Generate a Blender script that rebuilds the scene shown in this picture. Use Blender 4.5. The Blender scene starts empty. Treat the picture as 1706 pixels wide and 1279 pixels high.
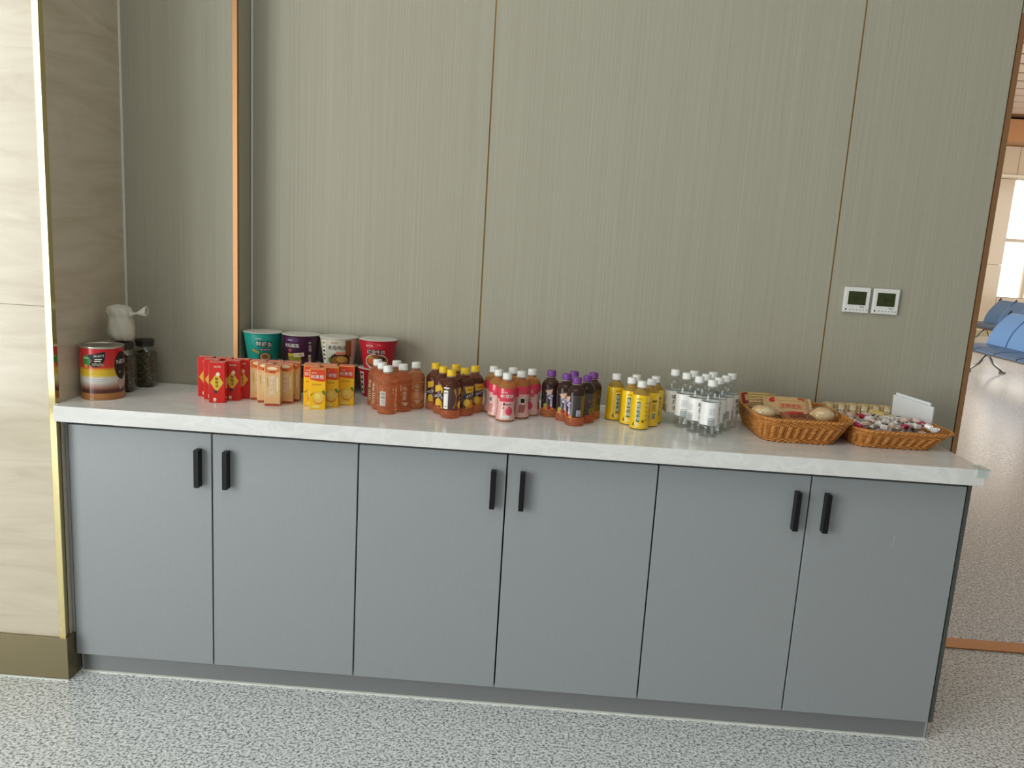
import bpy, bmesh, math, random
from mathutils import Matrix, Vector
S = bpy.context.scene
COL = S.collection
R = random.Random(7)
PI = math.pi

# ------------------------------------------------------------------ camera, world, lights, exposure
YAW, PITCH, ROLL = -0.0374, 0.1792, 0.0601
cy_, sy_, cp_, sp_ = math.cos(YAW), math.sin(YAW), math.cos(PITCH), math.sin(PITCH)
fw = Vector((sy_*cp_, cy_*cp_, -sp_)); r0 = Vector((cy_, -sy_, 0)); u0 = r0.cross(fw)
rt = math.cos(ROLL)*r0 + math.sin(ROLL)*u0
up = -math.sin(ROLL)*r0 + math.cos(ROLL)*u0
cam = bpy.data.cameras.new('camera'); cam.sensor_fit = 'HORIZONTAL'; cam.sensor_width = 36
cam.lens = 1322.78/1706*36; cam.clip_start = .05; cam.clip_end = 200
co = bpy.data.objects.new('camera', cam); COL.objects.link(co)
co.matrix_world = Matrix(((rt.x, up.x, -fw.x, 1.4352), (rt.y, up.y, -fw.y, -2.2948), (rt.z, up.z, -fw.z, 1.4605), (0, 0, 0, 1)))
S.camera = co

w = bpy.data.worlds.new('world'); S.world = w; w.use_nodes = True
w.node_tree.nodes['Background'].inputs[0].default_value = (.93, .97, 1.0, 1)
w.node_tree.nodes['Background'].inputs[1].default_value = .18

def area(name, loc, target, sx, sy, power, color=(1, .97, .93)):
    l = bpy.data.lights.new(name, 'AREA'); l.shape = 'RECTANGLE'; l.size = sx; l.size_y = sy; l.energy = power; l.color = color
    o = bpy.data.objects.new(name, l); COL.objects.link(o); o.location = loc
    o.rotation_euler = (Vector(target)-Vector(loc)).to_track_quat('-Z', 'Y').to_euler()
    return o
# tall glazed facade to the left of the camera (two bays); ceiling and hall lamps are added fill
for y_, p_ in ((-2.6, 106), (-4.3, 92), (-6.0, 22)):
    area('window_daylight', (-2.3, y_, 1.65), (0, y_, 1.65), 1.45, 3.1, p_, (.97, 1, .985))
area('ceiling_panel', (.6, -2.4, 4.42), (.6, -2.4, 0), 3.2, 1.8, 34, (.98, 1, .99))  # added overhead fill that lifts the floor and worktop
area('hall_daylight', (3.15, 9.0, 2.0), (9, 9, 1.6), 6, 3.2, 260, (1, .96, .9))  # added fill behind the main wall to light the seat fronts
area('hall_daylight', (16.5, 8.0, 2.3), (6, 9, 1.2), 8, 3.6, 540, (1, .95, .87))  # added side fill that brightens the hall's far wall and floor

vs = S.view_settings
vs.view_transform = 'Standard'; vs.look = 'None'; vs.exposure = 0.0; vs.gamma = 1.0; vs.use_curve_mapping = False

# ------------------------------------------------------------------ materials
def lin(c):
    return tuple(((v/255)/12.92 if v/255 <= .04045 else ((v/255+.055)/1.055)**2.4) for v in c)
def srgb(h):
    h = h.lstrip('#'); return lin(tuple(int(h[i:i+2], 16) for i in (0, 2, 4)))
MATS = {}
def mat(name, col, rough=.5, metal=0, trans=0, ior=1.45, spec=.5, coat=0, sss=0, alpha=1):
    if name in MATS: return MATS[name]
    m = bpy.data.materials.new(name); m.use_nodes = True
    b = m.node_tree.nodes['Principled BSDF']
    c = srgb(col) if isinstance(col, str) else col
    b.inputs['Base Color'].default_value = (*c, 1)
    b.inputs['Roughness'].default_value = rough; b.inputs['Metallic'].default_value = metal
    b.inputs['Transmission Weight'].default_value = trans; b.inputs['IOR'].default_value = ior
    b.inputs['Specular IOR Level'].default_value = spec; b.inputs['Coat Weight'].default_value = coat
    b.inputs['Alpha'].default_value = alpha
    if sss:
        b.inputs['Subsurface Weight'].default_value = sss; b.inputs['Subsurface Radius'].default_value = (.02, .012, .008)
    MATS[name] = m
    return m
def thin_clear(name, tint, rough=.03, ior=1.45, gain=1.0):
    """thin clear wall: passes light straight through, reflects by Fresnel"""
    m = mat(name, tint, rough); t = m.node_tree; out = t.nodes['Material Output']; t.nodes.remove(t.nodes['Principled BSDF'])
    tr = t.nodes.new('ShaderNodeBsdfTransparent'); tr.inputs[0].default_value = (*(srgb(tint) if isinstance(tint, str) else tint), 1)
    gl = t.nodes.new('ShaderNodeBsdfGlossy'); gl.inputs['Roughness'].default_value = rough; gl.inputs['Color'].default_value = (1, 1, 1, 1)
    fr = t.nodes.new('ShaderNodeFresnel'); ge = t.nodes.new('ShaderNodeNewGeometry'); mi = t.nodes.new('ShaderNodeMapRange')
    mi.inputs['To Min'].default_value = ior; mi.inputs['To Max'].default_value = 1/ior      # same reflection from the inside of the wall
    t.links.new(ge.outputs['Backfacing'], mi.inputs[0]); t.links.new(mi.outputs[0], fr.inputs[0])
    mu = t.nodes.new('ShaderNodeMath'); mu.operation = 'MULTIPLY'; mu.use_clamp = True; mu.inputs[1].default_value = gain
    mx = t.nodes.new('ShaderNodeMixShader')
    t.links.new(fr.outputs[0], mu.inputs[0]); t.links.new(mu.outputs[0], mx.inputs[0]); t.links.new(tr.outputs[0], mx.inputs[1]); t.links.new(gl.outputs[0], mx.inputs[2]); t.links.new(mx.outputs[0], out.inputs['Surface'])
    return m
class NT:
    """small helper for adding nodes to a material"""
    def __init__(s, m): s.m = m; s.t = m.node_tree; s.b = s.t.nodes['Principled BSDF']
    def n(s, t, **k):
        x = s.t.nodes.new(t)
        for a, v in k.items(): setattr(x, a, v)
        return x
    def l(s, a, b): s.t.links.new(a, b)
    def coords(s, scale, kind='Object', rot=(0, 0, 0)):
        tc = s.n('ShaderNodeTexCoord'); mp = s.n('ShaderNodeMapping')
        mp.inputs['Scale'].default_value = scale; mp.inputs['Rotation'].default_value = rot
        s.l(tc.outputs[kind], mp.inputs[0]); return mp.outputs[0]
    def noise(s, v, scale, detail=3, rough=.5, dist=0):
        x = s.n('ShaderNodeTexNoise'); x.inputs['Scale'].default_value = scale; x.inputs['Detail'].default_value = detail
        x.inputs['Roughness'].default_value = rough; x.inputs['Distortion'].default_value = dist
        s.l(v, x.inputs['Vector']); return x.outputs[0]
    def ramp(s, f, stops, interp='LINEAR'):
        x = s.n('ShaderNodeValToRGB'); x.color_ramp.interpolation = interp
        e = x.color_ramp.elements
        while len(e) < len(stops): e.new(.5)
        for i, (p, c) in enumerate(stops):
            e[i].position = p; e[i].color = (*(srgb(c) if isinstance(c, str) else c), 1)
        s.l(f, x.inputs[0]); return x.outputs[0]
    def bump(s, f, strength, dist=.001):
        x = s.n('ShaderNodeBump'); x.inputs['Strength'].default_value = strength; x.inputs['Distance'].default_value = dist
        s.l(f, x.inputs['Height']); s.l(x.outputs[0], s.b.inputs['Normal'])
    def color(s, o): s.l(o, s.b.inputs['Base Color'])

# ribbed grey-beige wall covering
m = mat('wall_fabric', '#A8A592', .62, spec=.35); k = NT(m)
v = k.coords((420, 420, 1.2)); f = k.noise(v, 1.0, 3, .6)
k.color(k.ramp(f, [(.28, '#A5A08E'), (.5, '#ACA896'), (.72, '#B3AF9D')])); k.bump(f, .12, .0006)
WALL = m
# beige marble
m = mat('beige_marble', '#D8CBB4', .16, spec=.5); k = NT(m)
v = k.coords((1.2, 1.2, 7), rot=(0, .22, .2)); f = k.noise(v, 1.7, 6, .62, 1.3)
k.color(k.ramp(f, [(.25, '#C0B299'), (.42, '#CCBFA8'), (.56, '#D4C8B2'), (.75, '#DACFBB')]))
MARBLE = m
# speckled terrazzo / granite floor
m = mat('speckled_granite', '#B4B4B0', .22, spec=.5); k = NT(m)
v = k.coords((1, 1, 1)); f = k.noise(v, 118, 4, .68)
f2 = k.noise(v, 42, 2, .5)
mx = k.n('ShaderNodeMath', operation='MULTIPLY_ADD'); k.l(f2, mx.inputs[0]); mx.inputs[1].default_value = .10; k.l(f, mx.inputs[2])
k.color(k.ramp(mx.outputs[0], [(.42, '#6E7273'), (.49, '#A4A8A8'), (.555, '#E4E7E7'), (.69, '#FBFDFD')]))
rr = k.ramp(f2, [(.3, (.16, .16, .16)), (.7, (.30, .30, .30))]); k.l(rr, k.b.inputs['Roughness'])
FLOOR = m
# quartz worktop
m = mat('white_quartz', '#E4E4E0', .13, spec=.5); k = NT(m)
v = k.coords((2.4, 5, 5)); f = k.noise(v, 2.2, 5, .6, 1.5)
k.color(k.ramp(f, [(.3, '#DDDEDA'), (.5, '#E6E6E2'), (.56, '#EDEDEA'), (.6, '#E4E4E0')]))
QUARTZ = m
m = mat('grey_laminate', '#979C9E', .42, spec=1.0); k = NT(m)
v = k.coords((700, 700, 14)); f = k.noise(v, 1, 2); k.color(k.ramp(f, [(.3, '#959A9C'), (.7, '#999EA0')]))
LAMINATE = m
KICK = mat('grey_kick_metal', '#8E9090', .35, .4)
GAPDARK = mat('dark_gap', '#23241F', .8)
HANDLE = mat('black_handle', '#131514', .42, .3)
GOLD = mat('polished_brass', '#D0C290', .10, 1)
COPPER = mat('copper_trim', '#C39468', .36, .8)
GOLDT = mat('satin_gold_strip', '#B4935C', .36, .9)
BRONZE = mat('bronze_skirting', '#8A7F62', .38, .75)
CAULK = mat('white_sealant', '#E9ECE4', .5)
JOINT = mat('pale_joint', '#E4E4D8', .5)
WHITEPL = mat('white_plastic', '#ECEDE8', .35)
CAPW = mat('white_cap', '#F1F1EC', .4)
CAPY = mat('yellow_cap', '#EFC52B', .4)
CAPP = mat('purple_cap', '#7B4393', .38)
SCREEN = mat('lcd_screen', '#3C4224', .2)
INK = mat('black_ink', '#1B1A18', .5)
WHITEINK = mat('white_ink', '#F3EFE6', .5)
RED = mat('red_carton', '#D62B22', .38)
REDEDGE = mat('pale_red_edge', '#E08A78', .5)
GOLDINK = mat('yellow_ink', '#E9BF45', .45)
CREAM = mat('cream_ink', '#EFE2BD', .5)
TAN = mat('tan_carton', '#E1BF86', .4)
TANDK = mat('tan_side', '#C59A58', .4)
ORANGEINK = mat('orange_ink', '#E0743A', .45)
ORANGE = mat('orange_carton', '#FFC41A', .36)
ORRED = mat('red_band', '#E14A26', .38)
LEAF = mat('green_ink', '#4A7A2A', .5)
PEEL = mat('peel_ink', '#F2C35A', .5)
PEELRED = mat('peel_red_ink', '#DF8A3C', .5)

# ------------------------------------------------------------------ geometry helpers
class MB:
    def __init__(s): s.v = []; s.f = []; s.m = []; s.s = []
    def add(s, verts, faces, mi=0, smooth=False):
        o = len(s.v); s.v += [tuple(p) for p in verts]
        for f in faces: s.f.append(tuple(i+o for i in f)); s.m.append(mi); s.s.append(smooth)
    def box(s, x0, x1, y0, y1, z0, z1, mi=0):
        s.add([(x0, y0, z0), (x1, y0, z0), (x1, y1, z0), (x0, y1, z0), (x0, y0, z1), (x1, y0, z1), (x1, y1, z1), (x0, y1, z1)],
              [(0, 3, 2, 1), (4, 5, 6, 7), (0, 1, 5, 4), (1, 2, 6, 5), (2, 3, 7, 6), (3, 0, 4, 7)], mi)
    def lathe(s, prof, n=32, mi=0, cx=0, cy=0, smooth=True):
        vs_ = []; fs = []; rings = []
        for r, z in prof:
            if r < 1e-6: rings.append([len(vs_)]); vs_.append((cx, cy, z))
            else:
                rings.append(list(range(len(vs_), len(vs_)+n)))
                vs_ += [(cx+r*math.cos(2*PI*i/n), cy+r*math.sin(2*PI*i/n), z) for i in range(n)]
        for a, b in zip(rings, rings[1:]):
            for i in range(n):
                j = (i+1) % n
                if len(a) == 1 and len(b) == 1: continue
                if len(a) == 1: fs.append((a[0], b[j], b[i]))
                elif len(b) == 1: fs.append((a[i], a[j], b[0]))
                else: fs.append((a[i], a[j], b[j], b[i]))
        s.add(vs_, fs, mi, smooth)
    def tube(s, pts, rad, n=6, mi=0, closed=False, smooth=True):
        pts = [Vector(p) for p in pts]; N = len(pts); vs_ = []
        for i, p in enumerate(pts):
            a = pts[(i-1) % N] if closed or i > 0 else p
            b = pts[(i+1) % N] if closed or i < N-1 else p
            t = (b-a).normalized(); q = Vector((0, 0, 1)) if abs(t.z) < .95 else Vector((1, 0, 0))
            x = t.cross(q).normalized(); y = x.cross(t)
            rd = rad[i] if isinstance(rad, (list, tuple)) else rad
            vs_ += [p+rd*(math.cos(2*PI*j/n)*x+math.sin(2*PI*j/n)*y) for j in range(n)]
        fs = []
        for i in range(N if closed else N-1):
            k2 = (i+1) % N
            for j in range(n): fs.append((i*n+j, k2*n+j, k2*n+(j+1) % n, i*n+(j+1) % n))
        if not closed: fs += [tuple(range(n)), tuple(reversed(range((N-1)*n, N*n)))]
        s.add(vs_, fs, mi, smooth)
    def grid(s, fn, nu, nv, mi=0, smooth=True):
        vs_ = [fn(i/nu, j/nv) for j in range(nv+1) for i in range(nu+1)]
        fs = [(j*(nu+1)+i, j*(nu+1)+i+1, (j+1)*(nu+1)+i+1, (j+1)*(nu+1)+i) for j in range(nv) for i in range(nu)]
        s.add(vs_, fs, mi, smooth)
    def build(s, name, mats, parent=None, bevel=0, seg=2, loc=None):
        me = bpy.data.meshes.new(name); me.from_pydata(s.v, [], s.f); me.update()
        mats = mats if isinstance(mats, (list, tuple)) else [mats]
        for q in mats: me.materials.append(q)
        me.polygons.foreach_set('material_index', s.m); me.polygons.foreach_set('use_smooth', s.s)
        if bevel:
            bm = bmesh.new(); bm.from_mesh(me)
            bmesh.ops.bevel(bm, geom=bm.edges[:], offset=bevel, segments=seg, affect='EDGES', profile=.5)
            bm.to_mesh(me); bm.free()
        return link(name, me, parent, loc)
def link(name, me, parent=None, loc=None):
    o = bpy.data.objects.new(name, me); COL.objects.link(o)
    if parent is not None: o.parent = parent
    if loc is not None: o.location = loc
    return o
def box(name, b, m, parent=None, bevel=0, seg=2):
    q = MB(); q.box(*b); return q.build(name, m, parent, bevel, seg)
def tag(o, label=None, cat=None, group=None, kind=None):
    if label: o['label'] = label
    if cat: o['category'] = cat
    if group: o['group'] = group
    if kind: o['kind'] = kind
    return o
def empty(name, loc=(0, 0, 0), rz=0, label=None, cat=None, group=None, kind=None):
    o = bpy.data.objects.new(name, None); COL.objects.link(o); o.empty_display_size = .05
    o.location = loc; o.rotation_euler = (0, 0, rz)
    return tag(o, label, cat, group, kind)
def dup(root, loc, rz=None, label=None, group=None, rot=None, scale=None):
    r = root.copy(); COL.objects.link(r); r.location = loc
    if rz is not None: r.rotation_euler = (0, 0, rz)
    if rot is not None: r.rotation_euler = rot
    if scale is not None: r.scale = scale
    if label: r['label'] = label
    if group: r['group'] = group
    for ch in list(root.children):
        c = ch.copy(); COL.objects.link(c); c.parent = r
        for g in list(ch.children):
            d = g.copy(); COL.objects.link(d); d.parent = c
    return r

# flat print: shapes in (u, v) metres, wrapped round a body of radius rad(v) or laid on a plane
_TXT = {}
def text_mesh(s):
    if s in _TXT: return _TXT[s]
    c = bpy.data.curves.new('glyphs', 'FONT'); c.body = s; c.resolution_u = 2; c.align_x = 'CENTER'
    o = bpy.data.objects.new('glyphs', c); COL.objects.link(o); bpy.context.view_layer.update()
    me = bpy.data.meshes.new_from_object(o.evaluated_get(bpy.context.evaluated_depsgraph_get()))
    vs_ = [(p.co.x, p.co.y) for p in me.vertices]; fs = [tuple(p.vertices) for p in me.polygons]
    bpy.data.objects.remove(o); bpy.data.curves.remove(c); bpy.data.meshes.remove(me)
    if vs_:
        x0 = min(p[0] for p in vs_); x1 = max(p[0] for p in vs_); y0 = min(p[1] for p in vs_); y1 = max(p[1] for p in vs_)
        vs_ = [((x-(x0+x1)/2)/(y1-y0), (y-(y0+y1)/2)/(y1-y0)) for x, y in vs_]
    _TXT[s] = (vs_, fs); return _TXT[s]
class Print:
    """collects flat shapes, then maps them on a surface"""
    def __init__(s): s.items = []
    def rect(s, u, v, w, h, mi, rot=0, lay=0): s.poly([(u-w/2, v-h/2), (u+w/2, v-h/2), (u+w/2, v+h/2), (u-w/2, v+h/2)], mi, lay, rot, (u, v))
    def poly(s, pts, mi, lay=0, rot=0, c=(0, 0)):
        if rot:
            ca, sa = math.cos(rot), math.sin(rot)
            pts = [(c[0]+(x-c[0])*ca-(y-c[1])*sa, c[1]+(x-c[0])*sa+(y-c[1])*ca) for x, y in pts]
        s.items.append((pts, [tuple(range(len(pts)))], mi, lay))
    def ell(s, u, v, a, b, mi, lay=0, n=20, a0=0, a1=2*PI, rot=0):
        s.poly([(u+a*math.cos(a0+(a1-a0)*i/n), v+b*math.sin(a0+(a1-a0)*i/n)) for i in range(n if a1-a0 > 6.2 else n+1)], mi, lay, rot, (u, v))
    def text(s, t, u, v, h, mi, lay=1, rot=0, sx=1):
        vs_, fs = text_mesh(t); ca, sa = math.cos(rot), math.sin(rot)
        s.items.append(([(u+h*(x*sx*ca-y*sa), v+h*(x*sx*sa+y*ca)) for x, y in vs_], fs, mi, lay))
    def vtext(s, t, u, v, h, mi, lay=1, gap=1.12, du=0):
        for i, ch in enumerate(t): s.text(ch, u+du*i, v-i*h*gap, h, mi, lay)
    def bars(s, u, v, w, h, mi, lay=1, n=13, vertical=True):
        q = random.Random(3); x = 0; st = w/n
        for i in range(n):
            ww = st*q.choice((.3, .45, .7))
            if vertical: s.rect(u-w/2+st*(i+.5), v, ww, h, mi, 0, lay)
            else: s.rect(u, v-h/2+(h/n)*(i+.5), w, (h/n)*q.choice((.3, .45, .7)), mi, 0, lay)
    def mesh(s, name, mats, parent, fn, step=0):
        """fn(u, v, layer) -> 3-D point"""
        bm = bmesh.new()
        for pts, fs, mi, lay in s.items:
            b2 = bmesh.new(); vv = [b2.verts.new((x, y, lay)) for x, y in pts]
            for f in fs:
                try: b2.faces.new([vv[i] for i in f])
                except ValueError: pass
            if step:
                lo = min(p[0] for p in pts); hi = max(p[0] for p in pts); x = math.floor(lo/step)*step+step
                while x < hi:
                    bmesh.ops.bisect_plane(b2, geom=b2.verts[:]+b2.edges[:]+b2.faces[:], plane_co=(x, 0, 0), plane_no=(1, 0, 0)); x += step
            mp = {}
            for q in b2.verts: mp[q] = bm.verts.new(fn(q.co.x, q.co.y, q.co.z))
            for f in b2.faces:
                try: g = bm.faces.new([mp[q] for q in f.verts]); g.material_index = mi
                except ValueError: pass
            b2.free()
        me = bpy.data.meshes.new(name); bm.to_mesh(me); bm.free()
        for q in mats: me.materials.append(q)
        return link(name, me, parent)
def around(rad, off=.0006):
    def fn(u, v, lay):
        v = max(v, .0012); r = (rad(v) if callable(rad) else rad); a = u/r; r += off+.0003*lay
        return (r*math.sin(a), -r*math.cos(a), v)
    return fn
def plane_front(y, off=.0004):
    return lambda u, v, lay: (u, y-off-.0003*lay, v)
def profile_radius(prof):
    def f(z):
        for (r0_, z0), (r1_, z1) in zip(prof, prof[1:]):
            if z0 <= z <= z1 and z1 > z0: return r0_+(r1_-r0_)*(z-z0)/(z1-z0)
        return prof[-1][0]
    return f

# ------------------------------------------------------------------ setting
DW = .45; D = .4897; D2 = .3809; CT = .8985; H = 4.5
box('floor', (-6, 18, -8, 17, -.12, 0), FLOOR, None)['kind'] = 'structure'

# main wall: three ribbed panels with gold strips between them
wb = empty('wall_back', (0, 0, 0), kind='structure')
xs = [.3855, 1.2048, 2.4000, 2.8905]
for a, b in zip(xs, xs[1:]):
    box('panel', (a+.0028, b-.0028, D, D+.012, 0, H), WALL, wb)
for x in xs[1:3]:
    box('gold_strip', (x-.0026, x+.0026, D+.003, D+.012, 0, H), GOLDT, wb)
box('core', (.3855, 2.905, D+.0125, D+.21, 0, H), mat('wall_core', '#B9B6A8', .8), wb)
box('joint_strip', (.3866, .3930, D-.003, D+.004, 0, H), JOINT, wb)
box('end_trim', (2.8905, 2.9076, D-.003, D+.215, 0, 2.268), COPPER, wb)
# lintel over the opening to the hall
lt = empty('wall_lintel', (0, 0, 0), kind='structure')
box('panel', (2.8935, 7.5, D, D+.012, 2.27, H), WALL, lt)
box('core', (2.905, 7.5, D+.0125, D+.21, 2.27, H), MATS['wall_core'], lt)
box('soffit_trim', (2.9080, 7.5, D-.003, D+.215, 2.25, 2.269), COPPER, lt)
# left part of the wall stands further forward
wl = empty('wall_left', (0, 0, 0), kind='structure')
box('panel', (-.0107, .3665, D2, D2+.012, 0, H), WALL, wl)
box('side_panel', (.3700, .3850, D2+.013, D+.15, 0, H), WALL, wl)
box('corner_trim', (.3665, .3815, D2-.004, D2+.012, 0, H), COPPER, wl)
box('joint_strip', (-.0105, -.0040, D2-.003, D2+.003, 0, H), JOINT, wl)
# marble pillar
pl = empty('pillar', (0, 0, 0), kind='structure')
box('slab', (-1.1, -.031, -.032, .0, .14, 1.1878), MARBLE, pl, .0008, 1)
box('slab', (-1.1, -.031, -.032, .0, 1.1885, H), MARBLE, pl, .0008, 1)
box('side_slab', (-.0307, -.0107, -.0140, D2+.02, 0, H), MARBLE, pl)
box('corner_trim', (-.0312, -.0100, -.0345, -.0140, .14, H), GOLD, pl, .0012, 1)
box('core', (-1.1, -.0312, .0004, .45, 0, H), MATS['wall_core'], pl)
box('skirting', (-1.1, -.002, -.0425, -.0325, .0035, .1425), BRONZE, pl, .001, 1)
box('skirting_return', (-.0105, -.002, -.0324, .016, .0035, .1425), BRONZE, pl)
box('sealant_strip', (-1.1, .000, -.0480, -.0426, 0, .0035), CAULK, pl)
# ceiling and the hall beyond the opening
box('ceiling', (-6, 18, -8, .5, H, H+.1), mat('ceiling_white', '#D9D6CE', .8), None)['kind'] = 'structure'
hc = empty('ceiling_hall', (0, 0, 0), kind='structure')
SLAT = mat('ceiling_slat', '#CDB7A4', .5); SLATDK = mat('ceiling_gap', '#7A5C40', .7)
box('backing', (2.9, 18, .72, 15.9, H+.02, H+.1), SLATDK, hc)
y = .95
slat = None
while y < 14.4:
    if slat is None:
        slat = box('slat', (2.95, 17.9, 0, .47, H-.004, H+.012), SLAT, hc); slat.location.y = y
    else:
        c = slat.copy(); COL.objects.link(c); c.location.y = y
    y += .57
HALLW = mat('hall_wall', '#C9B79C', .14, spec=.5)
hw = empty('wall_far', (0, 0, 0), kind='structure')
FY = 15.5
TIMBER = mat('orange_timber', '#B57E4C', .45)
# wall with two tall openings for panes that imitate bright patches of light
WX = [(11.17, 12.27), (12.87, 13.97)]
def wallpiece(x0, x1, z0, z1): box('wall_panel', (x0+.004, x1-.004, FY, FY+.3, z0+.004, z1-.004), HALLW, hw, .003, 1)
for x0, x1 in ((2.0, 5.0), (5.0, 8.0), (8.0, 11.17), (12.27, 12.87), (13.97, 18.0)):
    for z0, z1 in ((0, 1.55), (1.55, 3.35), (3.35, 4.02)): wallpiece(x0, x1, z0, z1)
for x0, x1 in WX: wallpiece(x0, x1, 0, .86); wallpiece(x0, x1, 3.35, 4.02)
box('cornice_band', (2.0, 18, FY-.06, FY, 3.38, 3.43), mat('pale_band', '#E4DBC8', .5), hw)
box('timber_bulkhead', (2.0, 18, FY-.55, FY+.3, 4.03, 4.47), TIMBER, hw, .01, 2)
PANE = mat('lit_pane', '#FFF6E6', .3)  # glowing panes stand in for bright light patches on the far wall
PANE.node_tree.nodes['Principled BSDF'].inputs['Emission Color'].default_value = (1, .95, .86, 1)
PANE.node_tree.nodes['Principled BSDF'].inputs['Emission Strength'].default_value = 1.5
FRAME = mat('window_frame', '#C9BDA6', .4)
for i, (x0, x1) in enumerate(WX):
    wn = empty('window_%d' % (i+1), (0, 0, 0), kind='structure')
    for a, b in ((x0+.005, (x0+x1)/2-.04), ((x0+x1)/2+.04, x1-.005)):
        for z0, z1 in ((.87, 2.05), (2.12, 3.34)): box('pane', (a, b, FY+.10, FY+.12, z0, z1), PANE, wn)
    box('mullion', ((x0+x1)/2-.04, (x0+x1)/2+.04, FY+.04, FY+.14, .87, 3.34), FRAME, wn)
    box('transom', (x0+.005, x1-.005, FY+.05, FY+.13, 2.05, 2.12), FRAME, wn)
# threshold strip under the opening
box('trim_threshold', (2.908, 7.5, .645, .725, 0, .006), COPPER, None)['kind'] = 'structure'
box('baseboard_far', (2.0, 18, FY-.02, FY-.001, 0, .12), BRONZE, None)['kind'] = 'structure'

# ------------------------------------------------------------------ cabinets, worktop, plinth
ZB, ZD, ZU = .0700, .8290, .8506
handle_me = None
def handle(parent, x):
    global handle_me
    if handle_me is None:
        q = MB(); q.box(-.0078, .0078, -.0270, 0, .664, .782)
        o = q.build('handle', HANDLE, parent, .0012, 2); handle_me = o.data
    else: o = link('handle', handle_me, parent)
    o.location.x = x; o['label'] = 'black square bar handle'
    return o
ul = ['grey two-door base cabinet against the marble pillar under the counter', 'grey two-door base cabinet in the middle of the row of three',
      'grey two-door base cabinet at the open end of the row by the hall']
for u in range(3):
    x0 = 2*u*DW
    e = empty('base_cabinet', (x0+DW, 0, 0), 0, ul[u], 'cabinet', 'grey base cabinets under the counter')
    L = -DW; bx0 = L+(.0005 if u else .002); bx1 = DW-.0005+(.0115 if u == 2 else 0)
    q = MB(); q.box(bx0, bx1, .0195, D2-.03, ZB, ZU-.0005)
    q.build('carcass', GAPDARK, e)
    if u == 0: box('filler_strip', (L-.0095, L-.0012, .004, .019, .0705, ZD), LAMINATE, e)
    if u == 2: box('end_panel', (DW+.0012, DW+.0115, .0, .019, ZB, ZU-.001), mat('dark_edge', '#4C504A', .5), e)
    for s_ in (0, 1):
        a = L+s_*DW+.0022; b = a+DW-.0044
        d = box('door', (a, b, 0, .0185, ZB, ZD), LAMINATE, e, .0010, 1)
        handle(d, b-.0365 if s_ == 0 else a+.0465)
SC = mat('pale_scuff', '#B4BABB', .6)
for (ax, az, bx, bz_) in ((2.322, .705, 2.300, .672), (2.512, .668, 2.508, .628)):
    q = MB(); q.add([(ax-2.25, -.0004, az), (ax-2.25+.002, -.0004, az-.003), (bx-2.25+.0015, -.0004, bz_), (bx-2.25, -.0004, bz_+.004)], [(0, 1, 2, 3)])
    q.build('scuff_mark', SC, d)
p = empty('plinth', (0, 0, 0), 0, 'grey metal kick plate along the floor under the base cabinets', 'plinth')
box('kick_plate', (.012, 2.7030, .022, .034, .004, .0690), KICK, p)
box('end_post', (2.7032, 2.7075, .0205, .05, .004, .0690), mat('bright_bead', '#C9CFD2', .25, .6), p)
box('end_post', (.0065, .0118, .0205, .05, .004, .0690), MATS['bright_bead'], p)
box('end_cap', (2.7078, 2.7120, .0215, .3, .004, .0690), KICK, p)
box('sealant_strip', (.004, 2.7075, .0140, .0219, 0, .0042), CAULK, p)
wt = empty('worktop', (0, 0, 0), 0, 'long white quartz worktop with thick front edge over the grey cabinets', 'worktop')
q = MB()
pts = [(-.0020, -.0610), (2.7110, -.0610), (2.7110, D-.0030), (.3870, D-.0030), (.3870, D2-.0045), (-.0095, D2-.0045), (-.0095, -.0360), (-.0020, -.0360)]
n = len(pts)
q.add([(x, y, ZU) for x, y in pts]+[(x, y, CT) for x, y in pts], [tuple(reversed(range(n))), tuple(range(n, 2*n))]+[(i, (i+1) % n, (i+1) % n+n, i+n) for i in range(n)])
q.build('slab', QUARTZ, wt, .0018, 2)
q = MB(); q.box(.388, 2.7110, D-.0026, D+.0, CT-.02, CT+.0035); q.build('back_bead', CAULK, wt)
# clear soft guard on the free corner
CLEAR = mat('clear_plastic', '#DCE8E2', .15, alpha=.38)
q = MB(); q.box(2.684, 2.7185, -.0670, -.0612, .877, .9010); q.box(2.7112, 2.7185, -.0610, -.012, .877, .9010); q.box(2.684, 2.7185, -.0670, -.012, .8988, .9014)
tag(q.build('corner_guard', CLEAR), 'clear plastic corner guard on the free front corner of the worktop', 'corner guard')

# ------------------------------------------------------------------ thermostats
def thermostat(x, lab):
    e = empty('thermostat', (x, D, 1.3286), 0, lab, 'thermostat', 'wall thermostats')
    box('body', (-.043, .043, -.0125, -.0005, -.043, .043), WHITEPL, e, .0022, 2)
    box('screen', (-.0305, .0295, -.0131, -.0120, -.0165, .0290), SCREEN, e)
    P = Print(); P.text('Bolier', .020, -.0225, .0045, 0)
    P.mesh('lettering', [INK], e, plane_front(-.0125))
    for i in range(7):
        q = MB(); rr_ = .0026 if i == 0 else .0019
        q.lathe([(0, .0), (rr_, .0), (rr_, .0008), (0, .0009)], 12)
        o = q.build('button', mat('grey_button', '#8C8E88', .5) if i else INK, e); o.rotation_euler = (PI/2, 0, 0)
        o.location = (-.0315+.0112*i+(.0 if i else -.003), -.0124, -.0330)
    P = Print(); P.text('26', -.004, .006, .012, 0); P.text('0', .017, .005, .008, 0)
    P.mesh('screen_digits', [mat('lcd_digit', '#2E331B', .4)], e, plane_front(-.0131))
thermostat(2.4910, 'white square thermostat nearer the gold strip on the back wall')
thermostat(2.5885, 'white square thermostat farther from the gold strip, nearer the wall end')

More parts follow.
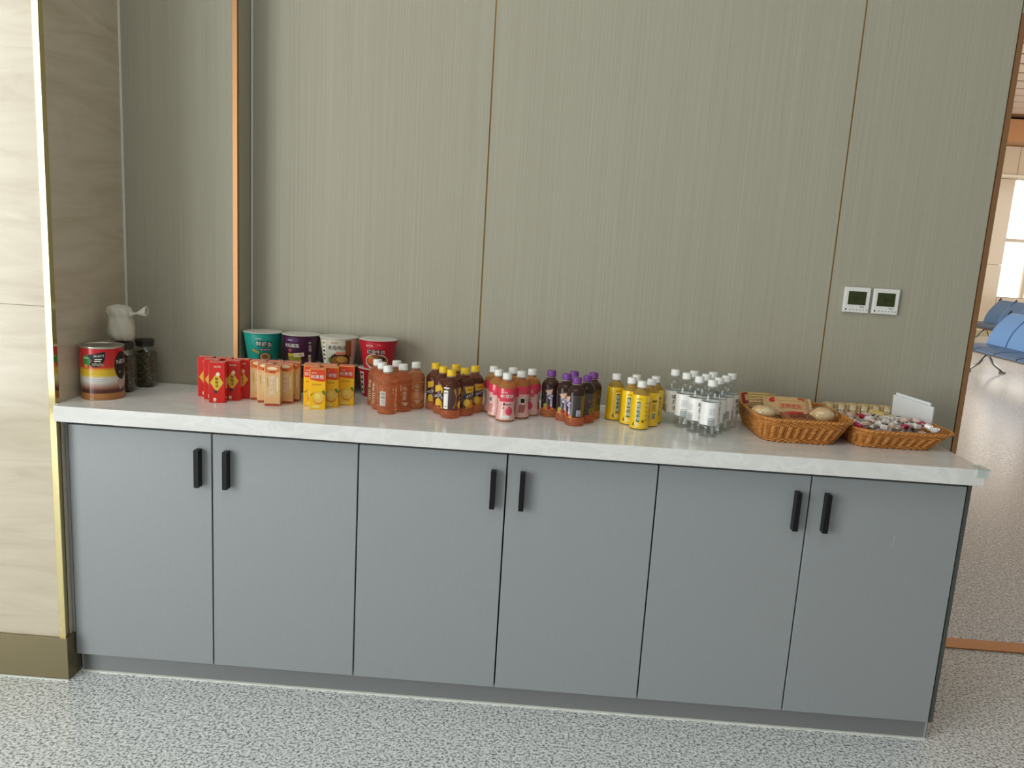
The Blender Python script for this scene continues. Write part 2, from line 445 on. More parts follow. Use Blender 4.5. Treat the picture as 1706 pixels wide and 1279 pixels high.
# ------------------------------------------------------------------ drink cartons
def carton(name, loc, label, cat, group, W, Dp, Hh, m_, art):
    e = empty(name, loc, math.radians(10), label, cat, group)
    body = box('body', (-W/2, W/2, -Dp/2, Dp/2, 0, Hh-.001), m_, e, .0018, 2)
    q = MB(); q.box(-W/2+.001, W/2-.001, -.004, .004, Hh-.001, Hh+.0006); q.box(-W/2+.002, W/2-.002, -Dp/2+.002, Dp/2-.002, Hh-.0012, Hh-.0004)
    q.build('top_seam', REDEDGE, e)
    q = MB(); q.tube([(W*.30, -Dp*.32, Hh-.0008), (W*.30, -Dp*.32, Hh+.0006)], .004, 10); q.build('straw_hole', mat('foil', '#D9CDB6', .35, .6), e)
    art(e, W, Dp, Hh)
    return e
def cart_group(name, spots, labels, cat, group, m_, art, W=.0495, Dp=.036, Hh=.130):
    first = None
    for (x, y), lb in zip(spots, labels):
        if first is None: first = carton(name, (x, y, CT), lb, cat, group, W, Dp, Hh, m_, art)
        else: dup(first, (x, y, CT), None, lb, group)
def tri_labels(what, A, B):
    return [what+', alone at the front of its group', what+', second row, towards '+A, what+', second row, towards '+B,
            what+', back row, next to '+A, what+', middle of the back row', what+', back row, next to '+B]
def art_red(e, W, Dp, Hh):
    P = Print(); d = .0215
    P.poly([(0, .036), (.0195, .0645), (0, .094), (-.0195, .0645)], 0)
    P.poly([(0, .034), (.021, .0645), (0, .0963), (-.021, .0645)], 1, -.6)
    P.ell(.004, .092, .006, .0065, 2, 1); P.ell(-.003, .036, .0062, .0052, 4, 1)
    P.vtext('酸梅汤', .0, .0775, .0095, 3, 2, 1.2)
    P.text('康师傅', .002, .116, .0065, 2, 1); P.ell(-.006, .012, .005, .0045, 2, 1); P.rect(-.006, .006, .009, .002, 2, 0, 1)
    P.mesh('front_print', [GOLDINK, mat('gold_edge', '#C98E33', .5), CREAM, INK, mat('plum_ink', '#4A3A44', .5)], e, plane_front(-Dp/2))
    P = Print(); P.text('康师傅', 0, .112, .0055, 0); P.rect(0, .062, .022, .034, 0, 0, 0); P.rect(0, .016, .012, .008, 0)
    P.mesh('side_lettering', [mat('side_red_ink', '#E9A08C', .5)], e, lambda u, v, lay: (W/2+.0004+.0003*lay, u, v))
cart_group('drink_carton', [(.412, .139), (.376, .184), (.4425, .186), (.340, .223), (.400, .224), (.459, .224)],
           tri_labels('red plum drink carton with yellow diamond', 'the dark jars', 'the tan cartons'), 'carton', 'red drink cartons', RED, art_red)
def art_tan(e, W, Dp, Hh):
    P = Print()
    P.poly([(-W/2+.002, .128), (W/2-.002, .128), (W/2-.002, .112), (.008, .104), (-.006, .106), (-W/2+.002, .108)], 0); P.poly([(-W/2+.002, .108), (-.006, .106), (.008, .104), (W/2-.002, .112), (W/2-.004, .098), (-W/2+.004, .100)], 4, -.3)
    P.ell(0, .121, .016, .005, 5, 1); P.text('康师傅', 0, .110, .005, 2, 2)
    P.rect(0, .066, .0145, .070, 4, 0, 0); P.rect(0, .066, .0165, .072, 5, 0, -.5)
    P.vtext('茉莉花茶', 0, .090, .0135, 1, 2, 1.17)
    P.poly([(-W/2+.003, .024), (-.006, .031), (.008, .026), (W/2-.003, .030), (W/2-.003, .014), (-W/2+.003, .012)], 4)
    P.rect(-.014, .075, .0025, .03, 3, .1, 0); P.rect(.0155, .070, .003, .042, 1, 0, 0)
    P.rect(0, .0045, W-.004, .007, 6, 0, 0)
    P.mesh('front_print', [ORANGEINK, WHITEINK, INK, TANDK, mat('peach_ink', '#EBB27C', .5), CREAM, mat('base_red_ink', '#B5462E', .5)], e, plane_front(-Dp/2))
    P = Print(); P.rect(0, .018, .022, .022, 1); P.bars(0, .018, .019, .020, 2); P.rect(0, .0045, Dp-.004, .007, 3); P.rect(0, .120, Dp-.004, .013, 3)
    for i in range(7): P.rect(0, .098-.009*i, .024, .0022, 0)
    P.mesh('side_lettering', [TANDK, CREAM, INK, MATS['base_red_ink']], e, lambda u, v, lay: (W/2+.0004+.0003*lay, u, v))
cart_group('drink_carton', [(.5865, .147), (.549, .187), (.6115, .196), (.513, .222), (.567, .229), (.621, .235)],
           tri_labels('tan tea carton with white vertical characters', 'the red cartons', 'the yellow cartons'), 'carton', 'tan tea cartons', TAN, art_tan)
def art_or(e, W, Dp, Hh):
    P = Print()
    P.poly([(-W/2+.002, .128), (W/2-.002, .128), (W/2-.002, .090), (.008, .0895), (-W/2+.002, .095)], 0)
    P.text('鲜果橙', -.001, .1045, .0125, 1, 2, 0, 1.0); P.text('康师傅', -.011, .1165, .0045, 1, 2)
    P.ell(.003, .037, .0175, .0205, 3, 0, 24); P.ell(.003, .039, .0165, .0175, 2, 1, 24); P.ell(.000, .043, .009, .009, 6, 2, 20)
    P.poly([(.013, .060), (.020, .062), (.0235, .053), (.0225, .046), (.017, .052)], 4, 3)
    P.rect(-.002, .080, .030, .004, 5, 0, 1); P.poly([(-.022, .046), (-.010, .056), (-.020, .044)], 4, 3)
    P.ell(-.004, .009, .014, .006, 6, 1)
    P.mesh('front_print', [ORRED, WHITEINK, PEEL, PEELRED, LEAF, mat('ochre_ink', '#D99A1E', .5), mat('pale_yellow_ink', '#F6DA6A', .5)], e, plane_front(-Dp/2))
    P = Print(); P.rect(0, .109, Dp-.004, .039, 0); P.rect(0, .038, .022, .030, 1); P.bars(0, .038, .018, .026, 2, 1, 9, False)
    P.mesh('side_lettering', [ORRED, CREAM, INK], e, lambda u, v, lay: (W/2+.0004+.0003*lay, u, v))
cart_group('drink_carton', [(.732, .144), (.700, .186), (.761, .187), (.688, .226), (.7445, .229), (.801, .231)],
           tri_labels('yellow orange-juice carton with red band', 'the tan cartons', 'the amber tea bottles'), 'carton', 'yellow juice cartons', ORANGE, art_or)

# ------------------------------------------------------------------ bottles
def cap(e, m_, z0, z1, r=.0150):
    q = MB(); n = 40
    def ring(rr_, z, rib): return [((rr_-(rib if i % 2 else 0))*math.cos(2*PI*i/n), (rr_-(rib if i % 2 else 0))*math.sin(2*PI*i/n), z) for i in range(n)]
    rows = [ring(r-.0006, z0, 0), ring(r, z0+.0005, .0), ring(r, z0+.003, .0), ring(r-.0003, z0+.0034, .0007), ring(r-.0005, z1-.0020, .0007), ring(r-.0016, z1-.0003, 0), ring(r-.004, z1, 0)]
    vs_ = [p for r_ in rows for p in r_]; fs = []
    for a in range(len(rows)-1):
        for i in range(n): j = (i+1) % n; fs.append((a*n+i, a*n+j, (a+1)*n+j, (a+1)*n+i))
    fs.append(tuple(range((len(rows)-1)*n, len(rows)*n))); fs.append(tuple(reversed(range(n))))
    q.add(vs_, fs, 0, True); return q.build('cap', m_, e)
def ring_neck(e, m_, z, r=.0145):
    q = MB(); q.lathe([(r-.004, z-.0012), (r, z-.001), (r, z+.001), (r-.004, z+.0012)], 24); return q.build('neck_ring', m_, e)
def bottle_base(e, prof, m_):
    q = MB(); q.lathe(prof, 36); return q.build('body', m_, e)
def sleeve(e, prof, z0, z1, mats, zone=None, name='label', off=.0005):
    """printed sleeve following the body; zone(z, angle) -> material index"""
    f = profile_radius(prof); q = MB(); N = 12; n = 48
    zs = [z0+(z1-z0)*i/N for i in range(N+1)]
    vs_ = [((f(z)+off)*math.cos(2*PI*i/n-PI/2), (f(z)+off)*math.sin(2*PI*i/n-PI/2), z) for z in zs for i in range(n)]
    for a in range(N):
        for i in range(n):
            j = (i+1) % n
            o = len(q.v)
            q.f.append((a*n+i, a*n+j, (a+1)*n+j, (a+1)*n+i)); q.s.append(True)
            ang = (2*PI*(i+.5)/n+PI) % (2*PI)-PI
            q.m.append(zone((zs[a]+zs[a+1])/2, ang) if zone else 0)
    q.v = vs_
    return q.build(name, mats, e)
def bottle_group(name, spots, labels, cat, group, make, rots):
    first = None
    for (x, y), lb, rz in zip(spots, labels, rots):
        if first is None:
            first = empty(name, (x, y, CT), rz, lb, cat, group); make(first)
        else: dup(first, (x, y, CT), rz, lb, group)
def smooth_prof(keys, n=5):
    """Catmull-Rom through (r, z) keys"""
    out = []
    for i in range(len(keys)-1):
        p0 = keys[max(i-1, 0)]; p1 = keys[i]; p2 = keys[i+1]; p3 = keys[min(i+2, len(keys)-1)]
        for k2 in range(n):
            t = k2/n
            out.append(tuple(.5*((2*p1[c])+(-p0[c]+p2[c])*t+(2*p0[c]-5*p1[c]+4*p2[c]-p3[c])*t*t+(-p0[c]+3*p1[c]-3*p2[c]+p3[c])*t**3) for c in (0, 1)))
    out.append(keys[-1]); return out
NECK = [(.0118, .1265), (.0118, .134), (0, .134)]

# amber tea
TEA = mat('amber_tea', (.93, .42, .20), .06, trans=.78, ior=1.2)
TEAP = mat('clear_amber_film', '#C98A5C', .3, alpha=.35)
def make_tea(e):
    body = [(0, .0015), (.022, 0)]+smooth_prof([(.0285, .001), (.0302, .006), (.0302, .016), (.0290, .021), (.0300, .027), (.0300, .088), (.0288, .092), (.0300, .097), (.0290, .106), (.0235, .117), (.0150, .1245), (.0120, .1275)], 3)+[(.0118, .134), (0, .134)]
    bottle_base(e, body, TEA); cap(e, CAPW, .1325, .1515); ring_neck(e, mat('clear_ring', '#E8DCCB', .3, trans=.5), .1300)
    f = profile_radius(body[2:])
    P = Print(); P.rect(-.004, .050, .019, .046, 0, 0, 0); P.bars(-.0035, .060, .014, .022, 1, 1, 11, False); 
    for i in range(4): P.rect(-.0035, .044-.005*i, .014, .0018, 1, 0, 1)
    l = P.mesh('label', [mat('pale_label', '#DED3C6', .45), mat('grey_blue_ink', '#5C6076', .5)], e, around(f), .004)
    l['label'] = 'pale barcode panel'
    P = Print(); P.vtext('乌龙茶', .042, .077, .0135, 0, 0, 1.15); P.vtext('康师傅', .030, .082, .005, 0, 0, 1.2)
    P.vtext('清香', -.036, .080, .012, 0, 0, 1.15)
    for i in range(6): P.rect(-.036, .052-.006*i, .016, .0014, 0)
    for i in range(3): P.ell(.045, .030-.004*i, .012-.003*i, .0012, 0)
    P.mesh('lettering', [mat('cream_print', '#EBD3B6', .5)], e, around(f), .004)
bottle_group('tea_bottle', [(.952, .147), (.9221, .2028), (.991, .199), (.8949, .2592), (.959, .257), (1.024, .253)],
             tri_labels('amber tea bottle with white cap', 'the red noodle tub', 'the yellow-capped bottles'), 'bottle', 'amber tea bottles with white caps',
             make_tea, [-.15, .35, -1.0, .5, -.6, -1.1])

# iced tea, yellow caps
ICED = mat('dark_iced_tea', (.34, .12, .07), .06, trans=.72, ior=1.25)
ICEDLOW = mat('red_amber_tea', (.95, .34, .16), .06, trans=.70, ior=1.2)
IPROF = smooth_prof([(.0285, .001), (.0302, .006), (.0300, .020), (.0288, .026), (.0284, .055), (.0292, .085), (.0300, .097), (.0290, .106), (.0235, .117), (.0150, .1245), (.0120, .1275)], 3)
def two_tone(e, prof, zsplit, top, low):
    q = MB()
    lo = [p for p in prof if p[1] <= zsplit]; f = profile_radius(prof); hi = [p for p in prof if p[1] > zsplit]
    full = [(0, .0015), (.022, 0)]+lo+[(f(zsplit), zsplit)]+hi+[(.0118, .134), (0, .134)]
    q.lathe(full, 36)
    cut = len([(0, .0015), (.022, 0)]+lo)
    for i, fc in enumerate(q.f):
        z = sum(q.v[j][2] for j in fc)/len(fc)
        q.m[i] = 1 if z < zsplit else 0
    return q.build('body', [top, low], e)
def make_iced(e):
    two_tone(e, IPROF, .026, ICED, ICEDLOW); cap(e, CAPY, .1325, .1515); ring_neck(e, mat('clear_ring', '#E8DCCB', .3), .1300)
    f = profile_radius(IPROF)
    sleeve(e, IPROF, .030, .100, [mat('dark_brown_sleeve', '#4B2A26', .25, coat=1)], None, 'label')
    P = Print()
    g = around(f, .0012)
    # lemon panel to the right
    P.poly([(.030, .096), (.066, .098), (.066, .078), (.034, .074)], 0); P.poly([(.026, .066), (.068, .080), (.068, .066), (.026, .053)], 1, 1)
    P.text('冰红茶', .048, .0675, .010, 2, 2, .33); P.text('康师傅', .048, .086, .005, 3, 1)
    P.ell(.038, .044, .011, .013, 0, 1, 20); P.ell(.053, .040, .010, .014, 4, 0, 18); P.ell(.038, .044, .007, .009, 5, 2, 16); P.rect(.050, .030, .030, .008, 4, .1, 0)
    P.poly([(.056, .050), (.063, .056), (.066, .046)], 6, 2)
    # barcode panel at front-left
    P.rect(-.012, .060, .015, .058, 2, 0, 0); P.bars(-.012, .052, .011, .030, 7, 1, 13, False); P.rect(-.012, .079, .011, .008, 7, 0, 1)
    P.rect(-.010, .097, .018, .004, 2, 0, 1)
    P.poly([(.012, .092), (.018, .096), (.0235, .070), (.021, .048), (.016, .034), (.011, .032), (.019, .052), (.0205, .070)], 4, 1)
    P.poly([(-.050, .092), (-.026, .097), (-.026, .080), (-.048, .070)], 0); P.poly([(-.052, .062), (-.024, .070), (-.024, .058), (-.052, .050)], 1, 1)
    P.text('冰红茶', -.038, .0605, .009, 2, 2, .28); P.ell(-.036, .040, .010, .012, 0, 1, 18); P.rect(-.036, .031, .026, .006, 4)
    P.mesh('label_print', [mat('lemon_print', '#E8B92E', .4), mat('dark_violet_print', '#3B2A3E', .4), WHITEINK, INK, mat('amber_print', '#D98A2C', .4), mat('lemon_flesh', '#F2D460', .4), LEAF, mat('grey_blue_ink', '#5C6076', .5)], e, g, .004)
bottle_group('iced_tea_bottle', [(1.1525, .1511), (1.1205, .2049), (1.1905, .2008), (1.088, .262), (1.1545, .2595), (1.2178, .2580)],
             tri_labels('dark iced tea bottle with yellow cap', 'the amber tea bottles', 'the pink bottles'), 'bottle', 'iced tea bottles with yellow caps',
             make_iced, [0, .9, -.9, .85, -.6, -.95])

# pink peach drink
PEACHL = mat('orange_peach_drink', (1.0, .50, .16), .06, trans=.7, ior=1.2)
PINKS = mat('pale_pink_sleeve', '#F2BFB6', .32, coat=.8)
CORAL = mat('coral_sleeve', '#E23E56', .3, coat=.8)
PPROF = smooth_prof([(.0285, .001), (.0303, .006), (.0298, .018), (.0272, .030), (.0266, .050), (.0272, .068), (.0298, .080), (.0303, .092), (.0290, .105), (.0235, .1165), (.0150, .1245), (.0120, .1275)], 3)
def make_pink(e):
    q = MB(); q.lathe([(0, .0015), (.022, 0)]+PPROF+[(.0118, .134), (0, .134)], 36); q.build('body', PEACHL, e)
    cap(e, CAPW, .1325, .1515); ring_neck(e, mat('clear_ring', '#E8DCCB', .3), .1300)
    def zone(z, a): return 1 if z > .078-.016*math.cos(a)*(1 if abs(a) < 1.4 else 0) else 0
    sleeve(e, PPROF, .006, .1055, [PINKS, CORAL], zone, 'label')
    f = profile_radius(PPROF); P = Print()
    P.text('水蜜桃', .002, .082, .0125, 0, 1); P.text('康师傅', -.008, .094, .0055, 0, 1); P.ell(-.017, .0815, .0035, .0035, 0, 1)
    P.text('Peach', .004, .056, .0065, 1, 1); P.rect(-.0085, .056, .0035, .009, 1, 0, 0)
    P.ell(.009, .034, .0115, .0125, 2, 0, 20); P.poly([(.004, .046), (.014, .045), (.010, .051)], 2, 0); P.ell(.0055, .037, .005, .0065, 3, 1, 14)
    P.poly([(-.012, .044), (-.007, .048), (-.009, .040)], 5, 1); P.ell(-.002, .016, .014, .006, 0, 0, 16)
    P.rect(.050, .060, .017, .019, 0, 0, 0); P.rect(.050, .060, .013, .014, 1, 0, 1); P.rect(.050, .034, .020, .024, 4, 0, 0)
    P.rect(-.048, .058, .017, .019, 0, 0, 0); P.bars(-.048, .058, .013, .014, 1, 1, 9)
    for i in range(5): P.rect(-.046, .040-.005*i, .020, .0018, 4)
    P.mesh('label_print', [WHITEINK, INK, mat('peach_red_print', '#E24B66', .4), mat('peach_light_print', '#F28C94', .4), mat('brick_print', '#B5685C', .45), LEAF], e, around(f, .0013), .004)
bottle_group('peach_drink_bottle', [(1.328, .16), (1.2977, .2155), (1.371, .214), (1.2775, .2755), (1.3408, .272), (1.4040, .27)],
             tri_labels('pink peach drink bottle with white cap', 'the yellow-capped bottles', 'the purple-capped bottles'), 'bottle', 'pink peach drink bottles',
             make_pink, [.12, .9, -1.55, 2.2, -.8, -.5])

# grape drink, purple caps
GRAPE = mat('dark_grape_drink', (.16, .08, .06), .05, trans=.72, ior=1.33)
def make_grape(e):
    two_tone(e, IPROF, .028, GRAPE, ICEDLOW); cap(e, CAPP, .1325, .1515); ring_neck(e, mat('clear_ring', '#E8DCCB', .3), .1300)
    sleeve(e, IPROF, .030, .098, [mat('dark_violet_sleeve', '#33282B', .22, coat=1), mat('olive_gold_sleeve', '#7C5C1E', .3, coat=.3)], lambda z, a: 1 if .55 < a < .9 else 0, 'label')
    f = profile_radius(IPROF); P = Print()
    P.poly([(-.044, .088), (-.020, .094), (-.022, .080), (-.030, .074)], 0, 0); P.text('葡萄', -.028, .074, .011, 1, 1, -.5)
    P.poly([(-.034, .066), (-.018, .074), (-.024, .058)], 1, 1); P.rect(-.022, .054, .007, .040, 1, 0, 0); P.vtext('葡萄汁', -.022, .067, .008, 2, 2, 1.2)
    P.ell(-.040, .038, .008, .008, 3, 0, 14); P.ell(-.029, .034, .007, .008, 4, 1, 14); P.rect(-.030, .029, .036, .008, 5, 0, 0)
    P.rect(.008, .042, .0125, .019, 1, 0, 1); P.bars(.008, .040, .009, .013, 6, 2, 9, False); P.rect(.008, .0495, .009, .002, 6, 0, 2)
    P.text('葡萄', .044, .075, .013, 7, 1, .3); P.text('康师傅', .044, .060, .005, 7, 1); P.ell(.046, .040, .012, .013, 8, 0, 16)
    P.poly([(.010, .082), (.016, .086), (.014, .078)], 9, 1)
    P.mesh('label_print', [mat('peach_print', '#E3B79A', .4), mat('lilac_white_print', '#E2D8EA', .4), mat('violet_print', '#6A3F95', .4), mat('lime_print', '#A9A63C', .4), mat('crimson_print', '#A72B34', .4),
                           mat('amber_print', '#D98A2C', .4), mat('teal_ink', '#2F5664', .4), mat('brown_rose_print', '#9C7468', .45), mat('olive_print', '#7D6A2C', .45), LEAF], e, around(f, .0012), .004)
bottle_group('grape_drink_bottle', [(1.5466, .1644), (1.516, .222), (1.5824, .2156), (1.467, .27), (1.541, .281), (1.605, .283)],
             tri_labels('dark grape drink bottle with purple cap', 'the pink bottles', 'the yellow bottles'), 'bottle', 'grape drink bottles with purple caps',
             make_grape, [.05, .75, -1.0, .9, .2, -1.1])

# yellow kumquat drink
YEL = mat('yellow_sleeve', '#FFD012', .3, coat=.9)
YTOP = mat('pale_yellow_drink', (.92, .68, .16), .06, trans=.7, ior=1.2)
YPROF = smooth_prof([(.0285, .001), (.0300, .005), (.0300, .014), (.0288, .022), (.0285, .090), (.0280, .103), (.0235, .115), (.0150, .1245), (.0120, .1275)], 3)
def make_yellow(e):
    q = MB(); q.lathe([(0, .0015), (.022, 0)]+YPROF+[(.0118, .134), (0, .134)], 36); q.build('body', YTOP, e)
    cap(e, CAPW, .1325, .1515); ring_neck(e, mat('clear_ring', '#E8DCCB', .3), .1300)
    sleeve(e, YPROF, .004, .110, [YEL], None, 'label')
    f = profile_radius(YPROF); P = Print()
    P.rect(-.006, .058, .0135, .068, 2, 0, 0); P.rect(-.006, .058, .0105, .064, 0, 0, 1); P.vtext('金桔柠檬', -.006, .0805, .0125, 1, 2, 1.18)
    P.text('康师傅', -.006, .0985, .005, 3, 1)
    P.ell(.010, .028, .004, .005, 3, 0, 10); P.ell(-.008, .016, .012, .006, 2, 0, 14); P.poly([(-.024, .014), (-.018, .026), (-.014, .012)], 3, 0)
    for i in range(5): P.text('金桔蜜柠檬'[i], .0195, .086-.0135*i, .006, 3, 1)
    P.rect(.040, .084, .016, .007, 3, 0, 0); P.rect(.040, .036, .014, .021, 4, 0, 0); P.bars(.040, .036, .010, .016, 0, 1, 9, False)
    for i in range(6): P.rect(.040, .074-.004*i, .016, .0013, 3)
    P.mesh('label_print', [mat('deep_green_print', '#1F6B3E', .4), WHITEINK, mat('light_yellow_print', '#F6DE7A', .4), mat('olive_brown_print', '#7A6310', .45), mat('pale_khaki_print', '#D9C98A', .45)], e, around(f, .0012), .004)
bottle_group('citrus_drink_bottle', [(1.7516, .1759), (1.7255, .2341), (1.7877, .2271), (1.681, .288), (1.7467, .293), (1.809, .2859)],
             tri_labels('yellow citrus drink bottle with white cap', 'the purple-capped bottles', 'the clear water bottles'), 'bottle', 'yellow citrus drink bottles',
             make_yellow, [-.1, -.05, -1.0, .45, -.6, -1.0])

# clear water
WATER = thin_clear('clear_water', (.955, .97, .965), .035, 1.5, 1.35)
WLAB = mat('white_water_label', '#F7F7F4', .35, coat=.5)
WPROF = smooth_prof([(.0262, .001), (.0285, .005), (.0290, .030), (.0275, .036), (.0290, .041), (.0288, .108), (.0290, .113), (.0284, .124), (.0250, .137), (.0185, .147), (.0125, .1525)], 3)
def make_water(e):
    q = MB(); q.lathe([(0, .006), (.010, .004), (.020, 0)]+WPROF+[(.0118, .160), (0, .160)], 36)
    for i, p_ in enumerate(q.v):       # five foot lobes at the base
        if p_[2] < .034:
            a = math.atan2(p_[1], p_[0]); r_ = math.hypot(p_[0], p_[1]); k2 = 1-.10*(1-p_[2]/.034)**.5*(.5+.5*math.cos(5*a))
            q.v[i] = (p_[0]*k2, p_[1]*k2, p_[2])
    q.build('body', WATER, e); cap(e, CAPW, .1585, .1775); ring_neck(e, mat('clear_ring_white', '#EDEFEA', .25, trans=.6), .1560)
    sleeve(e, WPROF, .040, .1105, [WLAB], None, 'label')
    f = profile_radius(WPROF); P = Print()
    P.rect(-.0, .049, .021, .020, 1, 0, 0); P.rect(0, .0625, .021, .0025, 1, 0, 0)
    for i in range(4): P.rect(-.007+.0046*i, .082, .0022, .022, 2, 0, 0)
    P.vtext('喝开水', .033, .091, .0145, 0, 1, 1.2, .0016); P.poly([(.039, .098), (.044, .100), (.040, .094)], 0, 0)
    P.ell(.046, .050, .0045, .0045, 3, 0, 14); P.vtext('喝开水', -.052, .091, .0145, 0, 1, 1.2, .0016); P.text('康师傅', .047, .102, .0045, 0, 1)
    P.rect(.072, .055, .016, .026, 1, 0, 0); P.rect(-.080, .055, .022, .026, 1)
    P.mesh('label_print', [INK, mat('grey_print', '#AEB4B6', .45), mat('faint_grey_print', '#D5D9DA', .45), mat('rose_seal_print', '#C77A80', .5)], e, around(f, .0012), .004)
WL = ['clear water bottle with white label, alone at the front of its group',
      'clear water bottle, second row of its group, towards the yellow bottles', 'clear water bottle, second row of its group, towards the bread basket',
      'clear water bottle, third row of its group, towards the yellow bottles', 'clear water bottle, middle of the third row of its group', 'clear water bottle, third row of its group, towards the bread basket',
      'clear water bottle, back row of its group, next to the yellow bottles', 'clear water bottle, back row of its group, second from the yellow bottles',
      'clear water bottle, back row of its group, third from the yellow bottles', 'clear water bottle, back row of its group, next to the bread basket']
bottle_group('water_bottle', [(1.9592, .1283), (1.9294, .183), (1.9901, .1807), (1.8992, .2376), (1.961, .235), (2.0239, .2313), (1.8712, .2925), (1.9319, .2895), (1.9927, .2872), (2.0534, .2845)],
             WL, 'bottle', 'clear water bottles', make_water, [.05, -.95, -1.6, -.2, .5, -2.3, -1.2, .6, 1.5, 2.5])

# ------------------------------------------------------------------ noodle tubs (two high)
LID = mat('paper_lid', '#CFCDC2', .5)
TH = .0995
TPROF = [(.0500, .0), (.0505, .002), (.0652, .094)]
tub_me = {}
def tub(x, z, m_, mname, art, label):
    e = empty('noodle_tub', (x, .415, z), 0, label, 'noodle tub', 'noodle tubs stacked against the wall')
    if 'cup' not in tub_me:
        q = MB(); q.lathe([(0, .003), (.046, .003), (.0485, 0), (.0500, 0), (.0505, .002), (.0652, .0930), (.0652, .0945), (.0670, .0950), (.0676, .0965), (.0670, .0978), (.0655, .0980)], 44)
        tub_me['cup'] = q
        q2 = MB(); q2.lathe([(.0664, .0979), (.0672, .0983), (.0660, .0990), (.040, .0991), (0, .0991)], 44)
        tub_me['lid'] = q2
    tub_me['cup'].build('cup', m_, e); tub_me['lid'].build('lid', LID, e)
    P = Print(); mats = art(P)
    P.mesh('label_print', mats, e, around(profile_radius(TPROF), .0010), .004)
    return e
BROTH = mat('broth_print', '#8E5A2E', .5); NOODLE = mat('noodle_print', '#C79A4A', .5); DKBOWL = mat('dark_bowl_print', '#2B211C', .5)
def art_teal(P):
    P.text('鲜虾鱼', .024, .062, .0165, 0, 2, -.08); P.rect(.026, .062, .050, .020, 1, -.08, 0); P.text('康师傅', .006, .080, .006, 0, 1)
    P.rect(.026, .043, .036, .010, 2, 0, 0); P.text('鲜虾鱼板面', .026, .043, .0062, 0, 2)
    P.rect(-.006, .036, .024, .007, 3, -.45, 0); P.ell(.026, .016, .022, .018, 4, 0, 22); P.ell(.026, .017, .018, .0145, 5, 1, 22); P.ell(.024, .018, .010, .008, 6, 2, 14)
    return [WHITEINK, mat('teal_shadow_print', '#17413C', .4), DKBOWL, mat('amber_tag_print', '#D9952A', .4), DKBOWL, mat('pale_broth_print', '#B3A27C', .5), BROTH]  # dark teal panel printed behind the large characters
def art_purple(P):
    P.text('老坛酸菜', -.018, .064, .0130, 0, 1); P.text('康师傅', -.022, .083, .005, 0, 1); P.rect(-.016, .083, .05, .010, 5, 0, -.3)
    P.ell(-.024, .047, .008, .006, 1, 0, 14)
    P.poly([(-.034, .036), (.012, .036), (.016, .004), (-.031, .004)], 2, 0); P.ell(-.010, .016, .024, .012, 3, 1, 20)
    P.rect(.008, .033, .034, .013, 6, .12, 2); P.text('老坛酸菜', .008, .033, .007, 4, 3, .12)
    P.vtext('牛肉面', .046, .074, .010, 0, 1, 1.2); P.rect(.044, .018, .010, .028, 6, 0, 0); P.vtext('面饼', .044, .023, .008, 4, 1)
    return [WHITEINK, mat('rose_print', '#A8485C', .45), mat('pickle_yellow_print', '#C9A92E', .45), mat('pickle_green_print', '#8E8A2C', .45), INK, mat('bright_violet_print', '#57306E', .4), CREAM]
def art_white(P):
    P.rect(-.043, .048, .022, .082, 0, 0, 0)
    for i in range(5): P.rect(-.043, .080-.014*i, .011, .006, 1 if i < 2 else 2, 0, 1)
    P.text('老母鸡汤', .008, .066, .0150, 2, 2); P.text('鸡汤面', -.006, .051, .007, 3, 1); P.text('康师傅', -.002, .083, .007, 4, 1)
    P.ell(.018, .022, .036, .026, 5, 0, 24); P.ell(.018, .020, .030, .019, 6, 1, 24); P.ell(.024, .026, .018, .011, 7, 2, 16); P.rect(.020, .047, .032, .010, 4, 0, 0); P.ell(-.018, .022, .006, .009, 8, 1, 12)
    P.rect(.048, .062, .022, .060, 6, 0, -.5)
    return [mat('ivory_print', '#E8E5D6', .45), mat('olive_tag_print', '#8F9440', .5), INK, WHITEINK, mat('salmon_print', '#D9846A', .5), DKBOWL, BROTH, NOODLE, LEAF]
def art_crimson(P):
    P.text('康师傅', -.018, .081, .008, 0, 1); P.text('牛肉面', .014, .085, .004, 0, 1)
    P.text('红烧牛肉', .004, .0605, .0145, 0, 3); P.rect(.003, .060, .056, .017, 3, 0, 0)
    P.ell(.006, .028, .040, .0265, 0, 0, 30); P.ell(.006, .028, .0365, .0235, 1, 1, 30); P.ell(-.010, .030, .015, .012, 2, 2, 14); P.ell(.020, .036, .016, .007, 3, 2, 14)
    P.ell(-.016, .041, .009, .005, 4, 3, 12); P.ell(.012, .018, .018, .009, 5, 2, 16); P.ell(.026, .026, .006, .004, 4, 3, 10)
    P.poly([(-.036, .020), (-.030, .020), (-.010, -.000), (-.016, .000)], 0, 2)
    return [mat('rose_white_print', '#F0CFC8', .45), BROTH, mat('tomato_print', '#D9673E', .5), DKBOWL, mat('lettuce_print', '#A3A24A', .5), NOODLE]
def art_plain(P):
    P.rect(-.046, .050, .020, .078, 0, 0, 0)
    for i in range(4): P.rect(-.046, .078-.018*i, .011, .008, 1, 0, 1)
    P.ell(.010, .030, .034, .026, 2, 0, 22)
    return [mat('ivory_print', '#E8E5D6', .45), INK, BROTH]
TEAL = mat('teal_tub', '#1E9C8E', .35); PURP = mat('deep_purple_tub', '#3E1A36', .35); GREYT = mat('pale_grey_tub', '#C9C6B4', .4); CRIM = mat('crimson_tub', '#BE1E30', .35)
Z1 = CT; Z2 = CT+TH
